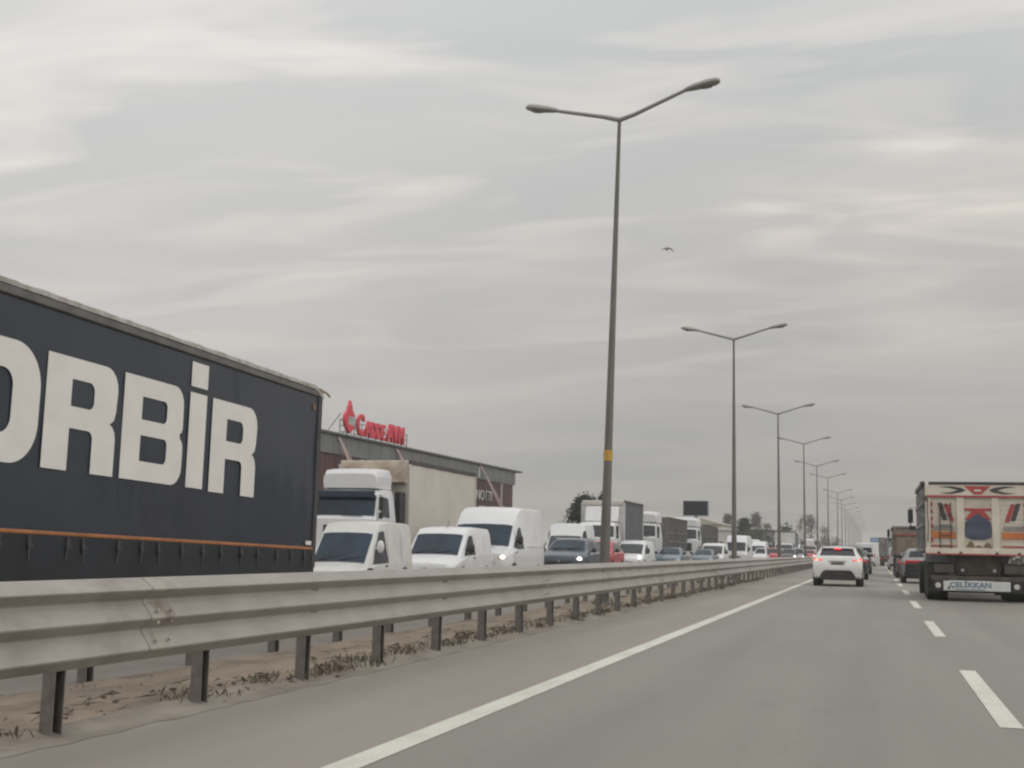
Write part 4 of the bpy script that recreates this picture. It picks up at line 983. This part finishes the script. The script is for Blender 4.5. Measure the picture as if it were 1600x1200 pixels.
    for s in (-1, 1):
        mm = MB(); mm.box(s*(hw+.20)-.085, s*(hw+.20)+.085, Lb+1.8, Lb+1.92, 2.34, 2.80); mm.box(s*(hw+.14)-.10, s*(hw+.14)+.10, Lb+1.8, Lb+1.88, 2.12, 2.24)
        mm.tube([(s*(hw-.1), Lb+1.9, 2.86), (s*(hw+.20), Lb+1.86, 2.86), (s*(hw+.20), Lb+1.86, 2.1), (s*(hw-.1), Lb+1.9, 2.1)], .02, 6)
        mm.build('mirror', M_BLACK, root, bevel=.03)
    return root
dump_truck('dump_truck', 'cream dump truck with painted tailgate and lettered white bumper board, at the right edge', 2.74, 38.0, W=2.78)
M_TAN = mat('tan_dump_body_paint', (.20, .155, .115), .7, col2=(.13, .10, .08), nscale=2)
dump_truck('dump_truck', 'tan dump truck ahead, half hidden behind the maroon and black cars', 2.25, 76.0, rich=False, body=M_TAN, zt=2.75, zb=1.2)
box_truck('box_truck', 'grey lorry far ahead in the right lane', 1.65, 150, boxz=(1.0, 3.15), boxL=6, front=M_SLAT, side=M_DKT, cabz=(.95, 2.6), away=True, group='lorries far ahead in the right lane')
box_truck('box_truck', 'brown lorry seen just above the tan dump truck', 3.0, 106, boxz=(1.2, 3.35), boxL=7, front=M_TAN, side=M_TAN, cabz=(.95, 2.7), away=True, group='lorries far ahead in the right lane')

# ------------------------------------------------------------------ shopping centre
M_FASC = mat('grey_metal_fascia', (.155, .165, .165), .55, .2, col2=(.125, .13, .13), vscl=(1, .2, 1), nscale=1.0)
M_MARW = mat('maroon_cladding', (.072, .030, .028), .6, col2=(.055, .024, .022), nscale=.8)
M_SIGNR = mat('red_sign_letters', (.52, .030, .055), .45, var=.12)
M_PINK = mat('pink_and_white_strut', (.42, .25, .26), .6, col2=(.48, .42, .42), vscl=(1, 1, 6), nscale=1.5)
M_TRUSS = mat('grey_truss_metal', (.22, .23, .24), .5, .4)
M_SGL = mat('shop_glass', (.03, .045, .05), .12)
def mall():
    root = empty('shopping_centre', (-33.6, 121.2, 0), R(-1.6), 'long low shopping centre with grey roof fascia, maroon walls and a red rooftop sign', 'building')
    # local: front face x=0, right end y=0, runs to -y
    Lm = 64
    MB().box(-26, 0, -Lm, -2.0, -.1, 7.15).build('wall', M_MARW, root, bevel=.02)
    fa = MB(); fa.box(-26.1, .12, -Lm-.5, -1.6, 7.15, 8.42); fa.build('fascia', M_FASC, root, bevel=.02)
    MB().box(-26.3, .35, -Lm-.8, 0, 8.42, 8.58).build('roof', mat('dark_roof_edge', (.075, .078, .08), .6, var=.2), root, bevel=.03)
    jt = MB()
    for k in range(31): jt.box(.121, .127, -2.6-k*2, -2.57-k*2, 7.16, 8.41)
    jt.build('fascia_joints', M_MARW, root, smooth=0)
    jt = MB()
    for k in range(42): jt.box(.001, .012, -3.0-k*1.5, -2.97-k*1.5, 3.7, 7.1)
    jt.box(.001, .014, -64, -2.05, 5.2, 5.23); jt.build('cladding_joints', mat('dark_joint', (.03, .014, .014), .7), root, smooth=0)
    un = MB()
    for k, yy in enumerate((-9, -24, -47)): un.box(-6.0-k, -4.2-k, yy-1.2, yy+1.2, 8.55, 9.35); un.tube([(-8, yy+4, 8.5), (-8, yy+4, 9.5)], .18, 8)
    un.build('roof_equipment', mat('grey_roof_unit', (.28, .28, .27), .6, var=.1), root, bevel=.03)
    pl = MB()
    for y in [-6-i*8 for i in range(8)]: pl.box(.005, .09, y, y+.5, 0, 7.12)
    pl.build('pilaster', mat('pale_pilaster', (.26, .25, .24), .7), root, bevel=.02)
    for i, y in enumerate([-9.5-i*8 for i in range(7)]):
        f = MB().box(.01, .07, y-2.6, y+2.6, .3, 3.6).build('window', M_SGL, root, bevel=.01)
        fr = MB()
        for k in range(5): q = y-2.6+k*1.3; fr.box(.071, .10, q-.04, q+.04, .3, 3.6)
        fr.build('frame', M_FASC, f)
    for y in (-12.5,): MB().box(.125, .17, y-.12, y+.12, 7.3, 8.2).build('fascia_lamp', M_BOARD, root)
    text_mesh('wall_sign', 'NOTTI', 1.3, M_BOARD, root, (.10, -10.9, 5.72), (R(90), 0, R(90)), .03, -.012, 1.15)
    MB().box(.06, .10, -12.2, -9.6, 4.72, 4.80).build('wall_sign_bar', M_BOARD, root)
    # leaning lattice struts that carry the sign frames
    def strut(yt, zt_, yb, zb_, xo=1.3):
        s_ = MB()
        s_.tube([(.20, yt, zt_), (xo, yb, zb_)], .06, 6); s_.tube([(.20, yt, zt_), (xo, yb+1.3, zb_)], .06, 6); s_.tube([(.20, yt-.1, zt_), (xo, yb+.6, zb_)], .05, 6)
        for k in range(1, 8):
            t = k/8; a = Vector((.2, yt, zt_)).lerp(Vector((xo, yb, zb_)), t); b = Vector((.2, yt, zt_)).lerp(Vector((xo, yb+1.3, zb_)), t); s_.tube([tuple(a), tuple(b)], .03, 5)
        s_.build('leaning_strut', M_PINK, root)
    strut(-42.0, 8.3, -40.8, 5.0); strut(-31.8, 8.3, -30.8, 5.2); strut(-12.4, 8.4, -8.6, 3.5, 1.6)
    # sign on the roof
    sg = root
    rot = (R(90), 0, R(90))
    # drop-shaped emblem: pointed dome outline with an inner notch
    yc = -40.4; z0 = 8.72; 
    def P(u, v): return (yc+u, z0+v*.64)
    outer = []
    prof = [(0.0, 0.0), (.42, .30), (.78, .85), (.92, 1.35), (.80, 1.85), (.50, 2.25), (.30, 2.5), (.30, 2.75), (.16, 2.95), (.05, 3.35), (0, 3.5)]
    outer = [P(u, v) for u, v in prof] + [P(-u, v) for u, v in prof[::-1][1:-1]]
    notch = [P(.98, .98), P(.98, 1.72), P(-.12, 1.80), P(-.35, 1.40), P(-.12, .98)]
    # C-like opening on the right of the drop
    body = [P(u, v) for u, v in [(0, 0), (.42, .30), (.74, .80), (-.10, .86), (-.36, 1.05), (-.36, 1.62), (-.10, 1.82), (.82, 1.82), (.50, 2.25), (.30, 2.5), (.30, 2.75), (.16, 2.95), (.05, 3.35), (0, 3.5)]] + \
           [P(-u, v) for u, v in [(.05, 3.35), (.16, 2.95), (.30, 2.75), (.30, 2.5), (.50, 2.25), (.80, 1.85), (.92, 1.35), (.78, .85), (.42, .30)]]
    shape_mesh('sign_emblem', [body], M_SIGNR, sg, (.20, 0, 0), rot, .10)
    MB().box(.05, .12, yc-.2, yc+1.7, z0+.58, z0+1.12).build('sign_backing', mat('pale_teal_backing', (.33, .38, .38), .6), sg, bevel=.01)
    text_mesh('sign_letters', 'C', 2.0, M_SIGNR, sg, (.22, -38.6, 9.36), rot, .09, .07, .85)
    text_mesh('sign_letters', 'ADDE', 1.5, M_SIGNR, sg, (.22, -36.0, 9.20), rot, .09, .055, .88, sp=1.0)
    text_mesh('sign_letters', 'AVM', 1.75, M_SIGNR, sg, (.22, -32.2, 9.27), rot, .09, .065, .92, sp=1.0)
    fr = MB()
    for y in [-41.5+i*1.2 for i in range(11)]: fr.tube([(.02, y, 8.55), (.02, y, 9.6)], .04, 5)
    for z in (8.75, 9.15, 9.55): fr.tube([(.02, -41.5, z), (.02, -29.4, z)], .035, 5)
    fr.tube([(.05, yc, 8.5), (.05, yc, 10.4)], .05, 5)
    for y in (-41.8, -39.4): fr.tube([(-.9, y, 8.55), (.02, y+.4, 10.0)], .035, 5)
    fr.build('sign_frame', M_TRUSS, sg)
mall()

# ------------------------------------------------------------------ trees and far buildings
def leaf_mat(name, c): return mat(name, c, .8, var=.35, nscale=1.5)
M_CYP = leaf_mat('dark_conifer_foliage', (.022, .030, .022)); M_GRN = leaf_mat('dull_green_foliage', (.05, .06, .038)); M_BARE = leaf_mat('grey_twigs', (.095, .09, .08)); M_BARE2 = leaf_mat('grey_poplar_twigs', (.085, .082, .074)); M_BARK = mat('tree_bark', (.07, .058, .045), .9, var=.3)
def tree(name, label, X, Y, H, rx, kind='round', leaf=None, n=900, group='trees beyond the opposite carriageway', ls=.35, base=.15, seed=None):
    rnd = random.Random(seed if seed is not None else int(X*13+Y*7)); root = empty(name, (X, Y, -.06), label=label, cat='tree', group=group)
    t = MB(); t.tube([(0, 0, 0), (.05, 0, H*.4), (0, .05, H*.85)], [H*.022+.05, H*.016+.03, .02], 7)
    for k in range(10):
        a = rnd.uniform(0, 6.28); z = H*rnd.uniform(base+.08, .75); l = rx*rnd.uniform(.4, .9); t.tube([(0, 0, z), (l*.5*math.cos(a), l*.5*math.sin(a), z+l*.35), (l*math.cos(a), l*math.sin(a), z+l*(.9 if kind != 'cone' else .3))], [.05, .035, .012], 5)
    t.build('trunk', M_BARK, root)
    mb = MB(); cl = []
    nc = max(8, n//28)
    for _ in range(nc):
        f = rnd.random()
        z = H*(base+(1-base)*f)
        if kind == 'cone': r = rx*(1-f)**.75*rnd.uniform(.5, 1.0)
        elif kind == 'column': r = rx*math.sin(math.pi*min(.97, .18+f*.78))**.6*rnd.uniform(.3, 1.0)
        else: r = rx*math.sin(math.pi*min(.96, .15+f*.8))**.7*rnd.uniform(.2, 1.0)
        a = rnd.uniform(0, 6.28); cl.append((r*math.cos(a), r*math.sin(a), min(z, H*.97)))
    for i in range(n):
        c = cl[rnd.randrange(nc)]; sd_ = ls*1.5
        p = Vector((c[0]+rnd.gauss(0, sd_*.5), c[1]+rnd.gauss(0, sd_*.5), max(H*base*.6, c[2]+rnd.gauss(0, sd_*.5))))
        u = Vector((rnd.gauss(0, 1), rnd.gauss(0, 1), rnd.gauss(0, 1))).normalized(); w = u.cross(Vector((rnd.gauss(0, 1), rnd.gauss(0, 1), rnd.gauss(0, 1)))).normalized(); s = ls*rnd.uniform(.5, 1.1)
        thin = .25 if leaf is M_BARE else .7
        mb.add([p-u*s*.5, p+w*s*thin*.5, p+u*s*.5, p-w*s*thin*.5], [(0, 1, 2, 3)])
    mb.build('crown', leaf or M_GRN, root, smooth=0, recalc=False)
    return root
tree('conifer_tree', 'dark dense conifer left of the nearest lamp pole, behind the white lorry', -25.6, 115, 5.9, 1.75, 'round', M_CYP, 9000, ls=.30, base=.05, seed=4)
tree('conifer_tree', 'dark slim-topped conifer overlapping the larger one behind the white lorry', -24.3, 117, 6.1, 1.2, 'cone', M_CYP, 4000, ls=.28, base=.05, seed=14)
tree('bare_tree', 'thin bare tree left of the dark conifer', -28.3, 118, 4.4, .9, 'round', M_BARE, 500, ls=.4)
tree('poplar_tree', 'slim grey poplar left of the second lamp pole', -32.9, 300, 9.6, 1.0, 'column', M_BARE2, 4200, ls=.45, base=.28, group='tall slim trees on the horizon')
tree('poplar_tree', 'slim grey poplar right of the second lamp pole', -26.5, 300, 9.8, 1.1, 'column', M_BARE2, 4600, ls=.45, base=.28, group='tall slim trees on the horizon')
tree('poplar_tree', 'shorter slim tree left of the third lamp pole', -22.4, 280, 7.0, .9, 'column', M_BARE2, 2600, ls=.45, base=.2, group='tall slim trees on the horizon')
tree('conifer_tree', 'dark pointed conifer behind the minibus roof', -21.4, 220, 6.4, 1.8, 'cone', M_CYP, 1600, ls=.6, base=.05)
tree('bush_tree', 'low dark green tree right of the pointed conifer', -18.9, 222, 4.9, 2.3, 'round', M_GRN, 1500, ls=.6, base=.05)
tree('bush_tree', 'broad dark tree behind the distant white-fronted lorry', -16.8, 250, 5.9, 2.8, 'round', M_GRN, 1600, ls=.6, base=.1)
tree('bare_tree', 'tall bare tree behind the fourth lamp pole', -15.9, 300, 9.8, 1.3, 'column', M_BARE, 1000, ls=.7, base=.1)
tree('bare_tree', 'tall bare tree just right of the fourth lamp pole', -14.2, 302, 9.4, 1.1, 'column', M_BARE, 900, ls=.7, base=.1)
tree('bare_tree', 'spreading bare tree behind the sixth lamp pole', -12.3, 330, 7.6, 2.0, 'round', M_BARE, 1200, ls=.7, base=.1)
tree('bare_tree', 'low rounded bare tree above the white crossover', -9.9, 345, 5.2, 1.8, 'round', M_BARE, 800, ls=.7, base=.1)
rr = random.Random(21)
for i in range(8):
    tree('roadside_tree', '%s roadside tree on the right verge beyond the dump truck' % ['first', 'second', 'third', 'fourth', 'fifth', 'sixth', 'seventh', 'eighth'][i], 16+rr.uniform(0, 10), 60+i*22, rr.uniform(4.5, 7), 2.4, 'round', M_GRN, 260, ls=.9, group='trees on the right verge')
# tree line far ahead: one mass
mb = MB()
for i in range(2600):
    x = rr.uniform(-260, 320); y = rr.uniform(620, 700); h = 4.5+2.2*math.sin(x*.05)+1.4*math.sin(x*.21+1); z = rr.uniform(0, 1)**.8*h; s = rr.uniform(1.0, 2.2)
    if -5 < x < 9: continue
    a = rr.uniform(0, 3.14); b = rr.uniform(-.5, .5)
    mb.add([(x-s*math.cos(a), y-s*math.sin(a), z), (x, y, z-s*.6), (x+s*math.cos(a), y+s*math.sin(a), z+b), (x, y, z+s*.6)], [(0, 1, 2, 3)])
tag(mb.build('distant_woodland', M_GRN, smooth=0, recalc=False), 'hazy far-off line of trees along the horizon', 'woodland', kind='stuff')

M_CWALL = mat('pale_cream_wall', (.40, .375, .33), .8, var=.1, nscale=.5); M_CROOF = mat('beige_metal_roof', (.33, .30, .24), .6, var=.1)
def shed(name, label, X0, X1, Y, D, H, roofH, wall, roof, cat='building', band=None):
    root = empty(name, ((X0+X1)/2, Y, -.06), label=label, cat=cat); hw = (X1-X0)/2
    MB().box(-hw, hw, 0, D, 0, H).build('wall', wall, root, bevel=.03)
    MB().prism([(-hw-.3, H), (hw+.3, H), (hw+.3, H+.15), (0, H+roofH), (-hw-.3, H+.15)], 'y', -.4, D+.4).build('roof', roof, root, bevel=.03)
    for k in range(3):
        x = -hw*.6+k*hw*.6; MB().box(x-hw*.13, x+hw*.13, -.03, -.003, H*.25, H*.6).build('window', M_SGL, root, smooth=0)
    MB().box(-hw*.98, hw*.98, -.05, -.004, H-.9, H-.2).build('sign_band', band or wall, root, smooth=0)
    return root
shed('warehouse', 'cream warehouse with a shallow pitched roof below the dark screen', -40.0, -30.0, 262, 30, 6.6, 1.5, M_CWALL, M_CROOF)
shed('petrol_canopy_shop', 'low white-fronted building between the two slim poplars', -29.0, -24.2, 232, 14, 5.0, .35, M_WHITE2, M_WHITE2)
shed('roadside_shop', 'low building with a pale roof band behind the minibus', -23.4, -19.0, 246, 14, 5.5, .4, M_GREYC, M_WHITE2)
shed('low_house', 'small house with a dark roof far behind the jam', -60, -44, 330, 20, 5, 1.6, M_CWALL, M_DDIRT)
def gantry():
    root = empty('road_sign', (.0, 330, 0), label='blue motorway direction sign over the far lanes', cat='road sign')
    MB().box(-1.35, 1.15, -.06, 0, 4.2, 5.35).build('panel', mat('blue_sign_face', (.02, .13, .33), .5, emit=None), root, bevel=.03)
    MB().box(-1.0, .75, -.075, -.062, 4.85, 4.95).build('sign_text_bar', M_BOARD, root)
    MB().box(-1.0, .3, -.075, -.062, 4.55, 4.65).build('sign_text_bar', M_BOARD, root)
    m = MB(); m.tube([(5.4, .15, 0), (5.4, .15, 5.2)], .12, 8); m.tube([(5.4, .15, 4.9), (-1.2, .15, 4.9)], .08, 8); m.build('support', M_POLE, root)
gantry()
def screen():
    root = empty('billboard_screen', (-20.4, 152, 0), R(4), 'dark switched-off billboard screen above the white tractor cab', 'billboard')
    MB().box(-1.45, 1.38, -.12, .0, 5.36, 7.03).build('screen', mat('dark_screen', (.008, .009, .016), .4, spec=.2), root, bevel=.01)
    f = MB(); f.box(-1.51, -1.45, -.14, .45, 5.30, 7.09); f.box(1.38, 1.51, -.14, .45, 5.30, 7.09); f.box(-1.45, 1.38, -.14, .45, 7.03, 7.09); f.box(-1.45, 1.38, -.14, .45, 5.30, 5.36); f.build('frame', mat('pale_blue_frame', (.22, .26, .30), .5), root, bevel=.01)
    MB().tube([(0, .25, 0), (0, .25, 5.32)], .18, 10).build('post', M_POLE, root)
screen()
# white flag pole / tall tank sign behind the fourth lamp pole
root = empty('tower_sign', (-13.9, 262, -.06), label='tall thin white post sign behind the distant lorry', cat='sign')
MB().tube([(0, 0, 0), (0, 0, 7.4)], [.22, .12], 8).build('post', M_WHITE2, root)
MB().box(-.9, .9, -.12, .12, 4.0, 4.9).build('board', M_WHITE2, root, bevel=.03)

# ------------------------------------------------------------------ weeds in the median
M_WEED = mat('dry_brown_weed', (.13, .10, .07), .9, var=.35, nscale=9); M_WEED2 = mat('olive_weed', (.065, .07, .035), .9, var=.35, nscale=9)
def weeds():
    rnd = random.Random(12); a, b = MB(), MB()
    for i in range(260):
        y = rnd.uniform(3, 60); near = rnd.random() < .62
        x = rnd.gauss(-5.02, .12) if near else rnd.uniform(-6.2, -5.1); mb = a if rnd.random() < .65 else b
        hh = rnd.uniform(.02, .10)*(1.3 if near else .8); nb = rnd.randint(12, 34)
        for k in range(nb):
            t = rnd.uniform(0, 6.28); l = hh*rnd.uniform(.5, 1.2); ox, oy = x+rnd.gauss(0, .06), y+rnd.gauss(0, .16); w = rnd.uniform(.002, .006)
            dx, dy = math.cos(t)*l*rnd.uniform(.2, 1.1), math.sin(t)*l*rnd.uniform(.3, 1.4)
            z = .05
            mb.add([(ox-w, oy, z), (ox+w, oy+w, z), (ox+dx*.5+w, oy+dy*.5, z+l*.6), (ox+dx, oy+dy, z+l*rnd.uniform(.5, .9)), (ox+dx*.5-w, oy+dy*.5, z+l*.6)], [(0, 1, 2, 3, 4)])
    tag(a.build('dry_weeds', M_WEED, smooth=0, recalc=False), 'dry brown weeds scattered along the dusty median strip', 'weeds', kind='stuff')
    tag(b.build('green_weeds', M_WEED2, smooth=0, recalc=False), 'olive green weed tufts along the median strip', 'weeds', kind='stuff')
weeds()
def stones():
    rnd = random.Random(33); mb = MB()
    for i in range(900):
        y = rnd.uniform(3, 45); x = rnd.uniform(-6.3, -4.85); r = rnd.uniform(.004, .017)
        mb.ell((x, y, .06 if x < -5 else .02), (r, r*rnd.uniform(.7, 1.4), r*.6), 5, 3)
    tag(mb.build('gravel', M_KERB, smooth=0), 'loose grey gravel scattered on the median dirt', 'gravel', kind='stuff')
stones()
def debris():
    rnd = random.Random(77); mb = MB()
    for i in range(420):
        y = rnd.uniform(3, 55); x = rnd.gauss(-5.25, .22)
        if not -6.2 < x < -4.9: continue
        a = rnd.gauss(1.57, .6); l = rnd.uniform(.03, .16); z = .085
        mb.tube([(x-l*math.cos(a), y-l*math.sin(a), z), (x, y, z+rnd.uniform(.0, .03)), (x+l*math.cos(a), y+l*math.sin(a), z+rnd.uniform(-.01, .03))], [.002, rnd.uniform(.003, .010), .002], 5)
    for i in range(420):
        y = rnd.uniform(3, 45); x = rnd.gauss(-5.35, .22); r = rnd.uniform(.008, .026)
        mb.ell((x, y, .085), (r, r*rnd.uniform(1, 2.2), r*.5), 5, 3)
    tag(mb.build('litter_debris', mat('dark_soil_clods', (.10, .08, .062), .95, var=.4, nscale=7), smooth=0), 'dark clods and twigs littering the median dirt', 'debris', kind='stuff')
debris()

# ------------------------------------------------------------------ the bird
def bird():
    # 48 m along the ray
    root = empty('bird', (-7.25, 46.0, 12.28), R(18), 'small dark bird gliding with curved wings in the sky', 'bird')
    b = MB(); b.ell((0, 0, 0), (.05, .17, .045), 8, 6); b.ell((0, -.17, .01), (.032, .05, .03), 8, 5); b.add([(-.03, .14, 0), (.03, .14, 0), (.05, .28, 0), (-.05, .28, 0), (0, .2, .015)], [(0, 1, 4), (1, 2, 4), (2, 3, 4), (3, 0, 4), (0, 3, 2, 1)])
    b.build('body', mat('grey_bird_feathers', (.30, .30, .30), .8, var=.2), root)
    for s in (-1, 1):
        w = MB(); st = [(0.03, .01, .09), (.11, .015, .09), (.17, -.02, .07), (.21, -.075, .045), (.23, -.14, .01)]
        for (x, z, c) in st: w.v += [(s*x, -c, z-.012), (s*x, c*.8, z-.016), (s*x, 0, z+.02)]
        for i in range(len(st)-1):
            for j in range(3): w.f.append((i*3+j, i*3+(j+1) % 3, (i+1)*3+(j+1) % 3, (i+1)*3+j))
        w.f.append((0, 1, 2)); w.build('wing', mat('grey_bird_feathers', (.30, .30, .30), .8), root)
bird()

# ------------------------------------------------------------------ haze
mb = MB().box(-420, 420, -40, 1600, -1.1, 13.6)
hz_m = bpy.data.materials.new('haze_air'); hz_m.use_nodes = True; t = hz_m.node_tree; t.nodes.clear()
o_ = t.nodes.new('ShaderNodeOutputMaterial'); v_ = t.nodes.new('ShaderNodeVolumePrincipled')
v_.inputs['Color'].default_value = (.86, .87, .86, 1); v_.inputs['Density'].default_value = .0006; v_.inputs['Anisotropy'].default_value = .2
t.links.new(v_.outputs[0], o_.inputs['Volume'])
tag(mb.build('haze', hz_m, smooth=0), 'thin grey haze hanging over the whole road', 'haze', kind='stuff')

bpy.data.scenes.remove(TMP)
